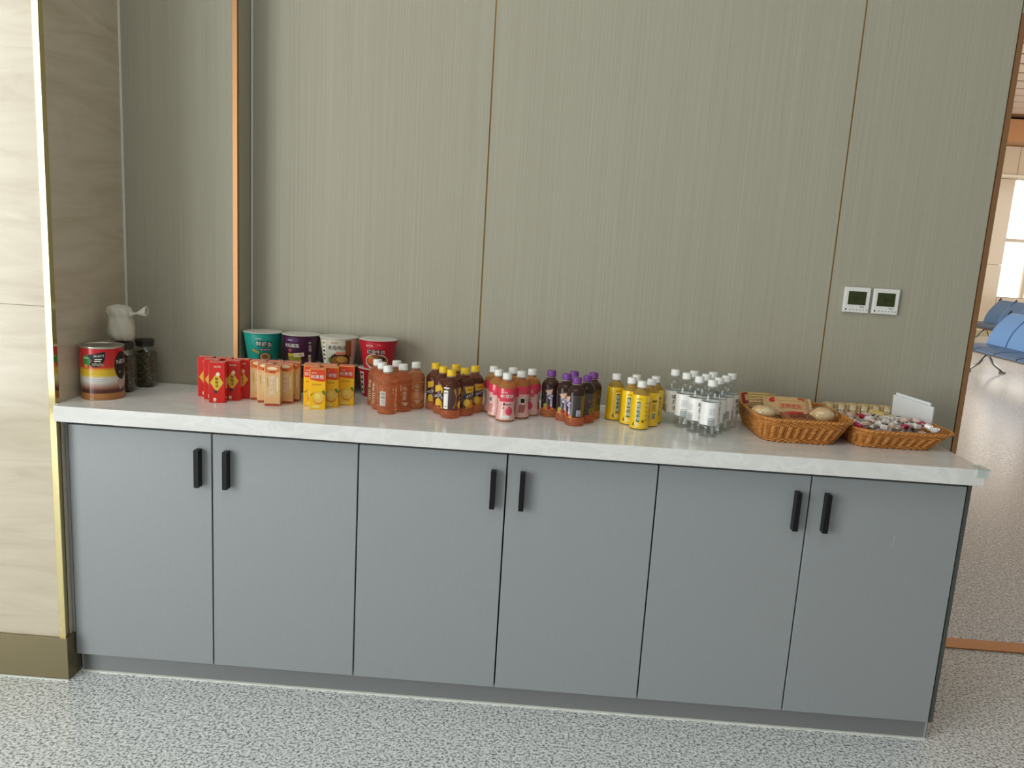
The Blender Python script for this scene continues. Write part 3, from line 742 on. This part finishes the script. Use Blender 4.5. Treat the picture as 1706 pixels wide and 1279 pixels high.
for x, m_, art, lab, lab2 in ((.457, TEAL, art_teal, 'teal noodle tub, top of the stack by the copper wall trim', 'teal noodle tub under another teal tub, behind the red and tan cartons'),
                        (.5935, PURP, art_purple, 'deep purple noodle tub, top of the stack behind the tan cartons', 'deep purple noodle tub at the bottom of its stack behind the tan cartons'),
                        (.7255, GREYT, art_white, 'pale grey noodle tub with noodle bowl picture, top of its stack', 'noodle tub under the pale grey one, behind the yellow juice cartons'),
                        (.861, CRIM, art_crimson, 'crimson red noodle tub, top of the stack behind the amber tea bottles', 'crimson noodle tub under the other crimson tub, behind the tea bottles')):
    tub(x, Z1, mat('dark_tub', '#4A3226', .4) if m_ is GREYT else m_, '', art_plain, lab2)
    tub(x+(.002 if m_ is CRIM else 0), Z2, m_, '', art, lab)

# ------------------------------------------------------------------ coffee can, jars, plastic bag
cn = empty('coffee_can', (.0585, .103, CT), math.radians(27), 'large red, yellow and brown coffee can on the worktop beside the marble pillar', 'can')
CR = .0625
m = mat('can_print', '#C8302B', .28, coat=.3); k = NT(m)
v = k.coords((1, 1, 1)); sx = k.n('ShaderNodeSeparateXYZ'); k.l(v, sx.inputs[0])
mr = k.n('ShaderNodeMapRange'); mr.inputs['From Min'].default_value = .0; mr.inputs['From Max'].default_value = .166; k.l(sx.outputs[2], mr.inputs[0])
k.color(k.ramp(mr.outputs[0], [(.03, '#A9713F'), (.12, '#B57B48'), (.135, '#4A241A'), (.19, '#5E2D22'), (.25, '#A87A66'), (.34, '#CFCBC2'), (.41, '#D8D5CE'), (.46, '#DDBB2B'), (.56, '#DDAF28'), (.62, '#C93226'), (.9, '#C8202A')]))
q = MB(); q.lathe([(0, .002), (.060, .002), (.0625, .0), (.0632, .001), (.0632, .003), (.0625, .004), (CR, .006), (CR, .160)], 48)
q.build('body', m, cn)
q = MB(); q.lathe([(CR, .1600), (.0634, .1612), (.0636, .1640), (.0628, .1660), (.0610, .1655), (.0600, .1620), (.0560, .1605), (0, .1605)], 48)
q.build('lid_rim', mat('tin', '#C9C7BE', .25, .9), cn)['label'] = 'silver metal rim and lid'
P = Print()
P.poly([(-.040, .140), (.012, .152), (.010, .128), (.003, .112), (-.008, .104), (-.024, .103), (-.034, .110), (-.028, .124)], 0, 0)
P.text('SELECT', -.006, .1385, .0065, 1, 1, .04); P.rect(-.008, .128, .020, .0022, 1, .04, 1); P.rect(-.010, .122, .018, .0022, 1, .04, 1)
for i in range(5): P.ell(-.022+.0065*i, .111+.002*(i % 2), .0036, .0048, 3, 1, 10, rot=.5)
P.ell(-.045, .122, .014, .018, 2, 0, 18); P.text('NEW', -.045, .131, .005, 1, 1); P.ell(-.046, .106, .007, .006, 4, 1, 12)
P.ell(.064, .106, .026, .044, 0, 0, 28); P.text('NESCAFE', .082, .118, .013, 1, 1); P.ell(.056, .086, .004, .004, 3, 1, 10)
P.poly([(.046, .060), (.060, .070), (.078, .062), (.074, .040), (.056, .030)], 5, -.3)
P.rect(-.010, .066, .050, .0016, 6, 0, 0); P.rect(-.010, .060, .044, .0012, 6, 0, 0)
P.mesh('label_print', [INK, WHITEINK, mat('green_seal_print', '#2E8A3C', .45), mat('bean_print', '#8C7A68', .5), PEELRED, mat('pale_mauve_print', '#B9A69A', .5), mat('grey_print', '#AEB4B6', .45)], cn, around(CR, .0005), .004)

GLASSJ = thin_clear('jar_glass', (.86, .88, .84), .05, 1.5, 1.3)
TEAL_LEAF = mat('dark_leaf_filling', '#2A2318', .9); k = NT(TEAL_LEAF); v = k.coords((1, 1, 1)); f = k.noise(v, 130, 3, .7)
k.color(k.ramp(f, [(.40, '#3A3426'), (.60, '#6A6048'), (.72, '#B5A88A')])); k.bump(f, .8, .003)
JLID = mat('black_jar_lid', '#35332B', .4)
def jar(loc, rz, lab, fill):
    e = empty('glass_jar', loc, rz, lab, 'jar', 'glass jars by the pillar')
    def sq(r, z, p=5, n=40):
        out = []
        for i in range(n):
            a = 2*PI*i/n; c, s2 = math.cos(a), math.sin(a); k2 = (abs(c)**p+abs(s2)**p)**(-1/p); out.append((r*k2*c, r*k2*s2, z))
        return out
    def shell(rows, mi, q):
        n = len(rows[0]); vs_ = [p_ for r_ in rows for p_ in r_]; fs = []
        for a in range(len(rows)-1):
            for i in range(n): j = (i+1) % n; fs.append((a*n+i, a*n+j, (a+1)*n+j, (a+1)*n+i))
        fs.append(tuple(reversed(range(n)))); fs.append(tuple(range((len(rows)-1)*n, len(rows)*n))); q.add(vs_, fs, mi, True)
    q = MB(); shell([sq(.030, 0), sq(.0335, .002), sq(.0345, .006), sq(.0345, .118, 5), sq(.0335, .124, 4), sq(.028, .133, 2.4), sq(.0265, .137, 2), sq(.0265, .146, 2)], 0, q); q.build('glass_body', GLASSJ, e)
    q = MB(); shell([sq(.0295, .005), sq(.0318, .008), sq(.0318, fill-.004), sq(.028, fill)], 0, q); q.build('filling', TEAL_LEAF, e)['label'] = 'dark dried tea filling'
    q = MB(); q.lathe([(.0255, .138), (.0290, .138), (.0292, .140), (.0292, .1440), (.0280, .1450), (.0285, .1475), (.0300, .1485), (.0300, .1590), (.0285, .1610), (0, .1612)], 40); q.build('lid', JLID, e)
jar((.0700, .212, CT), .15, 'dark glass jar of dried tea under the white plastic bag, behind the can', .112)
jar((.0910, .305, CT), .1, 'dark glass jar with black lid in the corner, beside the jar under the bag', .118)

BAGM = mat('white_plastic_bag', '#D8D4C6', .42, trans=.12, sss=.25)
bg = empty('plastic_bag', (.0640, .2120, CT+.1612), 0, 'knotted white plastic bag sitting on top of the front glass jar', 'bag')
q = MB(); NU, NV = 40, 22
def bagf(u, v):
    a = 2*PI*u; t = v
    prof = [(0, .0), (.04, .033), (.16, .0415), (.38, .0405), (.58, .0365), (.66, .0345), (.74, .0385), (.90, .0360), (.97, .024), (1, .0)]
    for (t0, r0_), (t1, r1_) in zip(prof, prof[1:]):
        if t0 <= t <= t1: r = r0_+(r1_-r0_)*(t-t0)/(t1-t0); break
    w_ = .0016*math.sin(7*a+9*t)+.0012*math.sin(13*a-5*t)+.0010*math.sin(23*a+17*t)
    r += w_*min(1, r/.02)
    z = .001+.120*t**.92
    lean = -.004+.003*math.sin(3*t)
    bul = .016*math.exp(-((t-.72)/.16)**2)*max(0, math.cos(a-2.7))**2      # loose fold on the pillar side
    x = (r+bul)*math.cos(a)+lean*t*2; y = (r+bul*.5)*.86*math.sin(a)
    return (x, y, max(z+.0012*math.sin(9*a), .0))
q.grid(bagf, NU, NV); q.build('body', BAGM, bg)
q = MB()
def knot(u, v):
    a = 2*PI*u; t = v
    r = [(0, .015), (.25, .007), (.40, .0026), (.5, .0032), (.75, .0105), (1, .0165)]
    for (t0, r0_), (t1, r1_) in zip(r, r[1:]):
        if t0 <= t <= t1: rr_ = r0_+(r1_-r0_)*(t-t0)/(t1-t0); break
    rr_ *= 1+.13*math.sin(9*a+2*t)
    return (.022+.066*t, rr_*math.cos(a)*.75-.006, .088+.018*t+rr_*math.sin(a))
q.grid(knot, 36, 12); q.build('knot_tail', BAGM, bg)

# ------------------------------------------------------------------ wicker baskets
m = mat('wicker', '#C98A45', .5, spec=.4); k = NT(m); v = k.coords((60, 60, 260)); f = k.noise(v, 1, 3, .6)
k.color(k.ramp(f, [(.3, '#A8662B'), (.5, '#C4823E'), (.7, '#D79C58')])); WICK = m
WICKD = mat('wicker_stake', '#A86A30', .55)
def rrect(cx, cy, hx, hy, rc, n=160):
    """points evenly spaced round a rounded rectangle with outward normals"""
    segs = []
    pts_ = []
    rc = min(rc, hx-.001, hy-.001)
    corners = [(cx+hx-rc, cy-hy+rc, -PI/2), (cx+hx-rc, cy+hy-rc, 0), (cx-hx+rc, cy+hy-rc, PI/2), (cx-hx+rc, cy-hy+rc, PI)]
    raw = []
    for x, y, a0 in corners:
        for i in range(9): a = a0+PI/2*i/8; raw.append((x+rc*math.cos(a), y+rc*math.sin(a), math.cos(a), math.sin(a)))
    raw.append(raw[0]); L = [0]
    for a, b in zip(raw, raw[1:]): L.append(L[-1]+math.hypot(b[0]-a[0], b[1]-a[1]))
    out = []; j = 0
    for i in range(n):
        d = L[-1]*i/n
        while L[j+1] < d: j += 1
        t = (d-L[j])/max(L[j+1]-L[j], 1e-9); a, b = raw[j], raw[j+1]
        out.append(tuple(a[c]+(b[c]-a[c])*t for c in range(4)))
    return out
def basket(loc, rz, lab, base, rim, h, stakes=42):
    """base, rim: (cx, cy, hx, hy, corner radius)"""
    e = empty('wicker_basket', loc, rz, lab, 'basket', 'shallow wicker baskets')
    N = stakes*8
    def loop(t): return rrect(*[base[c]+(rim[c]-base[c])*t for c in range(5)], n=N)
    rows = 15; q = MB()
    for r_ in range(rows):
        t = (r_+.5)/rows; z = .004+(h-.006)*t; L = loop(t); mid = .18 < t < .74
        pts_ = []
        for i, (x, y, nx, ny) in enumerate(L):
            ph = 2*PI*i/8
            a_ = .0034*math.cos(ph) if mid else .0018*math.cos(ph+PI*r_)
            pts_.append((x+nx*a_, y+ny*a_, z))
        q.tube(pts_, .0026 if not mid else .0024, 6, closed=True)
    tag(q.build('weave', WICK, e), kind='stuff')
    q = MB(); L0 = loop(.02); L1 = loop(.98)
    for i in range(4, N, 8):
        a, b = L0[i], L1[i]; q.tube([(a[0], a[1], .003), (b[0], b[1], h-.002)], .0024, 5)
    tag(q.build('stakes', WICKD, e), kind='stuff')
    q = MB(); L = loop(1.0)
    for s_ in (0, 1):
        q.tube([(x+nx*(.003+.0022*math.cos(PI*i/4+PI*s_)), y+ny*(.003+.0022*math.cos(PI*i/4+PI*s_)), h+.0022*math.sin(PI*i/4+PI*s_)) for i, (x, y, nx, ny) in enumerate(L)], .0034, 7, closed=True)
    q.build('rim', WICK, e)
    q = MB(); L = loop(.0)
    q.tube([(x+nx*.0015*math.cos(PI*i/3), y+ny*.0015*math.cos(PI*i/3), .0036+.0010*math.sin(PI*i/3)) for i, (x, y, nx, ny) in enumerate(L)], .0026, 6, closed=True)
    q.build('foot_border', WICK, e)
    q = MB(); L = rrect(base[0], base[1], base[2]-.002, base[3]-.002, base[4], 60)
    q.add([(x, y, .002) for x, y, _a, _b in L]+[(x, y, .0055) for x, y, _a, _b in L], [tuple(reversed(range(60))), tuple(range(60, 120))]+[(i, (i+1) % 60, (i+1) % 60+60, i+60) for i in range(60)])
    q.build('bottom', WICK, e)
    return e
B1 = (2.236, .255); B2 = (2.532, .282)
basket((B1[0], B1[1], CT), math.radians(1.5), 'wicker basket of packaged breads beside the water bottles', (0, 0, .112, .142, .045), (.014, -.002, .145, .158, .06), .074)
basket((B2[0], B2[1], CT), math.radians(2), 'wicker basket of small sweets at the free end of the worktop', (-.004, -.004, .118, .150, .04), (.020, -.002, .1510, .176, .058), .056)

# wrapped goods
FILM = thin_clear('clear_film', (.97, .965, .955), .12, 1.45, 2.0)
def pillow(q, L, W_, T, mi=0, crimp=.010, nu=14, nv=10, seed=0, z0=0, wob=.0012):
    rr_ = random.Random(seed); ph = [rr_.uniform(0, 6) for _ in range(4)]
    def th(u, v): return T*max(0, 1-abs(u)**3.2)**.55*max(0, 1-abs(v)**2.6)**.5
    for sgn in (1, -1):
        def fn(i, j):
            u = 2*i-1; v = 2*j-1
            wz = wob*math.sin(9*u+ph[0])*math.sin(7*v+ph[1])
            sq_ = 1-.06*abs(u)**4
            return (u*L/2, v*W_/2*sq_, z0+sgn*(th(u, v)/2+wz*min(1, th(u, v)/T)))
        q.grid(fn if sgn > 0 else (lambda i, j: fn(1-i, j)), nu, nv, mi)
    for s_ in (1, -1):
        def fl(i, j):
            return (s_*(L/2+crimp*i), (2*j-1)*W_/2*.95, z0+.0012*math.sin(2*PI*8*j))
        q.grid(fl if s_ > 0 else (lambda i, j: fl(i, 1-j)), 1, 32, mi, False)
def pack(name, loc, rot, lab, cat, L, W_, T, m_, art=None, seed=0, group=None, fill=None):
    e = empty(name, loc, 0, lab, cat, group); e.rotation_euler = rot
    q = MB(); pillow(q, L, W_, T, 0, seed=seed); q.build('wrapper', m_, e)
    if fill: q = MB(); pillow(q, L*.86, W_*.84, T*.82, 0, crimp=.0, seed=seed+1); q.build('filling', fill, e)
    if art:
        P = Print(); mats = art(P)
        def fn(u, v, lay):
            uu = max(-1, min(1, 2*u/L)); vv = max(-1, min(1, 2*v/W_))
            return (u, v, T/2*max(0, 1-abs(uu)**3.2)**.55*max(0, 1-abs(vv)**2.6)**.5+.0016+.0003*lay)
        P.mesh('wrapper_print', mats, e, fn, .008)
    return e
BUNM = mat('bread_crust', '#E0B978', .5, sss=.1); k = NT(BUNM); v = k.coords((1, 1, 1)); f = k.noise(v, 30, 3)
k.color(k.ramp(f, [(.3, '#E0B06A'), (.6, '#F2DDB0')]))
YBREAD = mat('yellow_bread_pack', '#C9A466', .32, coat=.4); TANP = mat('tan_bread_pack', '#D9B27E', .32, coat=.4)
def bun(loc, rz, lab, a, b, c, tilt=0):
    e = empty('bread_bun', loc, 0, lab, 'bread', 'wrapped buns in the bread basket'); e.rotation_euler = (tilt, 0, rz)
    q = MB(); q.grid(lambda u, v: (a*math.cos(2*PI*u)*math.sin(PI*v), b*math.sin(2*PI*u)*math.sin(PI*v), c*-math.cos(PI*v)*(1 if v > .5 else .7)), 28, 16); q.build('bun', BUNM, e)
    q = MB()
    def wr(u, v):
        an = 2*PI*u; s_ = math.sin(PI*v); k2 = 1.06+.035*math.sin(9*an+5*v)+.03*math.sin(15*an-8*v)
        ex = 1+.22*abs(math.cos(an))**8
        return (a*k2*ex*math.cos(an)*s_, b*k2*math.sin(an)*s_, c*k2*-math.cos(PI*v)*(1 if v > .5 else .72))
    q.grid(wr, 48, 20); q.build('film_wrapper', FILM, e)
    return e
bz = CT+.006
def art_b1(P):
    P.rect(-.046, 0, .018, .046, 0); P.rect(.044, -.008, .014, .026, 0)
    for i in range(4): P.rect(0, -.018+.011*i, .066, .0042, 1)
    return [mat('dark_red_print', '#8E1F1C', .45), mat('straw_print', '#E2C68C', .45)]
def art_b2(P):
    P.text('手撕面包', .006, -.016, .015, 0, 1); P.rect(.006, -.016, .075, .020, 2, 0, 0); P.rect(0, .012, .09, .004, 1); P.rect(.042, .02, .02, .014, 0, 0, 0); P.ell(-.050, .014, .010, .012, 3, 0, 14)
    return [mat('orange_red_print', '#C9512C', .45), mat('straw_print', '#E2C68C', .45), mat('salmon_tan_print', '#D99A70', .45), mat('bright_red_print', '#C9302A', .45)]
def art_b3(P):
    P.rect(0, .004, .060, .014, 0, .1, 0); P.rect(0, -.014, .05, .010, 1, .1, 0); P.rect(.026, .006, .008, .007, 2, 0, 1)
    return [mat('bright_red_print', '#C9302A', .45), mat('brown_print', '#7A4026', .45), CREAM]
# lower layer fills the basket
pack('bread_pack', (2.190, .205, bz+.020), (0, 0, .3), 'tan bread pack lying low in the bread basket under the long bun', 'bread', .11, .075, .034, TANP, None, 3, 'bread packs in the basket')
pack('bread_pack', (2.300, .205, bz+.020), (0, 0, -.2), 'tan bread pack lying low in the bread basket under the round bun', 'bread', .11, .075, .034, TANP, None, 4, 'bread packs in the basket')
pack('bread_pack', (2.190, .330, bz+.020), (0, 0, .1), 'tan bread pack at the bottom of the bread basket, wall side, by the water', 'bread', .11, .080, .034, YBREAD, None, 5, 'bread packs in the basket')
pack('bread_pack', (2.305, .330, bz+.020), (0, 0, -.1), 'tan bread pack at the bottom of the bread basket, wall side, by the sweets', 'bread', .11, .080, .034, YBREAD, None, 6, 'bread packs in the basket')
pack('bread_pack', (2.170, .376, bz+.074), (.75, 0, .02), 'yellow striped bread pack with dark red ends standing against the wall', 'bread', .105, .064, .030, YBREAD, art_b1, 7, 'bread packs in the basket')
pack('bread_pack', (2.252, .318, bz+.070), (.55, -.02, -.10), 'large tan bread pack with orange characters, topmost in the bread basket', 'bread', .135, .088, .032, TANP, art_b2, 8, 'bread packs in the basket')
pack('bread_pack', (2.245, .196, bz+.060), (.32, 0, .05), 'brown snack pack with a bright red band between the two buns', 'bread', .076, .052, .024, mat('brown_pack', '#9A5A38', .3, coat=.4), art_b3, 9, 'bread packs in the basket')
bun((2.142, .206, bz+.064), -.28, 'long pale bun in clear film at the water bottle end of the basket', .039, .028, .024)
bun((2.335, .222, bz+.064), -.12, 'round golden bun in clear film at the sweets end of the bread basket', .036, .028, .027)

# tan biscuits at the back of the sweets basket
BISC = mat('tan_biscuit_wrap', '#C9B184', .3, coat=.5); k = NT(BISC); v = k.coords((1, 1, 1)); f = k.noise(v, 70, 3); k.color(k.ramp(f, [(.35, '#B3945F'), (.6, '#D2BC90')]))
first = None
sp = ['nearest the bread basket', 'second from the bread basket', 'third from the bread basket', 'third from the white cards', 'second from the white cards', 'nearest the white cards']
for i in range(6):
    loc = (2.418+.0395*i, .400+.002*i, bz+.046); lb = 'tan wrapped biscuit standing at the back of the sweets basket, '+sp[i]
    if first is None:
        first = pack('wrapped_biscuit', loc, (1.15, 0, -.25), lb, 'biscuit', .028, .070, .021, BISC, lambda P: (P.rect(0, .01, .020, .008, 0), [mat('pale_biscuit_print', '#DECFA8', .5)])[1], 21, 'tan wrapped biscuits')
    else: dup(first, loc, None, lb, 'tan wrapped biscuits', rot=(1.15+R.uniform(-.1, .1), 0, -.25+R.uniform(-.12, .12)))
tag(pack('snack_stick', (2.592, .365, bz+.050), (.35, .20, -.55), 'long yellow snack stick in front of the white cards', 'snack', .082, .026, .017, mat('yellow_stick_wrap', '#D9BE72', .3, coat=.5), None, 31))

# sweets
def candy(name, loc, rot, lab, m_, m2, L=.021, T=.011, seed=0):
    e = empty(name, loc, 0, lab, 'sweet', 'wrapped sweets in the end basket'); e.rotation_euler = rot
    q = MB(); rr_ = random.Random(seed); n = 14
    prof = [(-1.0, .0085, .2), (-.80, .0055, .3), (-.62, .0024, .8), (-.52, .0070, .9), (-.40, .0096, 1), (.40, .0096, 1), (.52, .0070, .9), (.62, .0024, .8), (.80, .0055, .3), (1.0, .0085, .2)]
    vs_ = []
    for t, r_, fl in prof:
        for i in range(n):
            a = 2*PI*i/n; k2 = (abs(math.cos(a))**4+abs(math.sin(a))**4)**-.25 if abs(t) < .55 else 1+.18*math.sin(5*a+t)
            vs_.append((t*L, r_*k2*math.cos(a)+rr_.uniform(-.0004, .0004), r_*k2*fl*math.sin(a)*T/.0125+rr_.uniform(-.0005, .0005)))
    fs = []; ms = []
    for a in range(len(prof)-1):
        for i in range(n): j = (i+1) % n; fs.append((a*n+i, a*n+j, (a+1)*n+j, (a+1)*n+i))
    q.add(vs_, fs, 0, False)
    for i in range(len(fs)):
        if i//n == 4 and (i % n) in (3, 4, 10, 11): q.m[i] = 1
    q.build('wrapper', [m_, m2], e)
    return e
C1 = mat('white_candy_wrap', '#E6E0DA', .25, coat=.5); C2 = mat('pink_candy_wrap', '#E2C3B6', .3, coat=.4); C3 = mat('grey_candy_wrap', '#A79C90', .25, .3); C4 = mat('crimson_candy_wrap', '#B5274A', .3, coat=.4)
DKR = mat('dark_candy_print', '#4A2A2E', .4)
protos = [candy('wrapped_sweet', (2.45, .16, bz+.012), (0, 0, .2), 'small white wrapped sweet among the others in the end basket', C1, DKR, seed=1),
          candy('wrapped_sweet', (2.49, .16, bz+.012), (0, 0, 1.2), 'small pale pink wrapped sweet among the others in the end basket', C2, C1, seed=2),
          candy('wrapped_sweet', (2.53, .16, bz+.012), (0, 0, .7), 'small grey-silver wrapped sweet among the others in the end basket', C3, C1, seed=3),
          candy('wrapped_sweet', (2.57, .16, bz+.012), (0, 0, 2.2), 'small crimson wrapped sweet among the others in the end basket', C4, C1, seed=4)]
seq = [0, 0, 1, 2, 0, 1, 0, 3, 0, 2, 1, 0, 0, 2, 1, 0, 3, 0]
cnt = 0
for lay in range(3):
    zz = bz+.012+lay*.0205
    nx_, ny_ = 7, 6
    for j in range(ny_):
        for i in range(nx_):
            u = i/(nx_-1); v_ = j/(ny_-1); e_ = .010*lay
            x = 2.446-e_*1.1+(.172+e_*3.0)*u-.010*v_+R.uniform(-.005, .005); y = .172-e_*1.4+(.170+e_*1.4)*v_+.006*u+R.uniform(-.005, .005)
            if y > .345 or (lay > 0 and x+.70*y > 2.860): continue
            if lay == 2 and R.random() < .10: continue
            k2 = seq[(cnt*5+lay*3) % len(seq)]
            rot = (R.uniform(-.5, .5), R.uniform(-.45, .45), R.uniform(0, PI))
            if cnt < 4 and lay == 0:
                protos[cnt].location = (x, y, zz); protos[cnt].rotation_euler = rot
            else: dup(protos[k2], (x, y, zz+(R.uniform(0, .006) if lay == 2 else 0)), rot=rot)
            cnt += 1

# white cards standing behind the sweets basket
CARD = mat('white_card', '#E9ECEC', .45)
def card(c, ang, w_, h_, t_, lean, lab):
    e = empty('white_card', c, ang, lab, 'card', 'white cards behind the sweets basket')
    q = MB(); q.box(-w_/2, w_/2, -t_/2, t_/2, 0, h_); o = q.build('panel', CARD, e, .0012, 2); o.rotation_euler = lean
    q = MB(); q.box(-w_/2+.002, w_/2-.002, t_/2, t_/2+.0006, .002, h_-.002); o = q.build('back_sheet', mat('card_edge', '#D8DAD6', .6), e); o.rotation_euler = lean
# ------------------------------------------------------------------ waiting-room seats in the hall
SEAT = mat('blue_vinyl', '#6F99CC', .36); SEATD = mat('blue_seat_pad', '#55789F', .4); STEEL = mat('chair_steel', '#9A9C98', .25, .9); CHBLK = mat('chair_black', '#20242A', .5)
card((2.664, .332, CT+.038), math.radians(-55), .142, .086, .006, (.20, .10, 0), 'white blank card standing in the sweets basket, the nearer one')
card((2.668, .344, CT+.040), math.radians(-55), .122, .093, .006, (.20, .10, 0), 'white blank card behind the nearer card, only its top edge showing')

def seat_row(name, X, Y, n, pitch, lab, hs=.37):
    e = empty(name, (X, Y, 0), 0, lab, 'seats', 'blue waiting-room seats')
    w_ = pitch-.035; meshes = {}
    for i in range(n):
        yc = -pitch*(i+.5)
        if not meshes:
            q = MB()
            q.grid(lambda u, v: (.48*u, (v-.5)*w_, hs-.02+.03*math.sin(PI*min(1, u*1.2)*.5)-.020*math.exp(-(u/.10)**2)), 12, 4)
            q.grid(lambda u, v: (.48*(1-u), (v-.5)*w_, hs-.055), 12, 4)
            for s_ in (0, 1): q.grid(lambda u, v: (.48*u, (s_-.5)*w_, hs-.055+v*(.035+.03*math.sin(PI*min(1, u*1.2)*.5)-.020*math.exp(-(u/.10)**2))), 12, 1)
            q.grid(lambda u, v: (0, (v-.5)*w_, hs-.055+u*.015), 1, 4)
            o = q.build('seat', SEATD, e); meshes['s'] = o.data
            q = MB()
            def bk(u, v, off): return (.43+.27*u**1.05-.05*math.sin(PI*u)+off, (v-.5)*w_*(1-.05*u**6), hs+.01+.46*u)
            q.grid(lambda u, v: bk(v, u, 0), 4, 12); q.grid(lambda u, v: bk(v, 1-u, .035), 4, 12)
            for s_ in (0, 1): q.grid(lambda u, v: bk(v, s_, .035*(u if s_ else 1-u)), 1, 12)
            q.grid(lambda u, v: bk(1, u, .035*v), 4, 1)
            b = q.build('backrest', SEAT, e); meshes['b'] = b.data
        else: o = link('seat', meshes['s'], e); b = link('backrest', meshes['b'], e)
        o.location.y = yc; b.location.y = yc
    q = MB(); q.box(.20, .26, -pitch*n, 0, hs-.12, hs-.06); q.build('beam', STEEL, e)
    for i in range(n+1):
        y = -pitch*i
        q = MB(); q.tube([(.46, y, hs-.06), (.58, y, hs+.10), (.70, y, hs+.46), (.73, y, hs+.50)], .016, 6); q.build('back_bar', CHBLK, e)
    for y in (-pitch*.9, -pitch*(n-.6)):
        for s_ in (-1, 1):
            q = MB(); q.tube([(.23, y, hs-.10), (.23+s_*.10, y, .13), (.23+s_*.24, y, .03)], .017, 7); q.box(.23+s_*.24-.035, .23+s_*.24+.035, y-.025, y+.025, 0, .03); q.build('leg', STEEL, e)
seat_row('waiting_seat_row', 7.50, 9.66, 5, .52, 'row of blue waiting-room seats nearer the wall opening')
seat_row('waiting_seat_row', 10.05, 14.60, 6, .56, 'row of blue waiting-room seats farther off, before the hall windows')
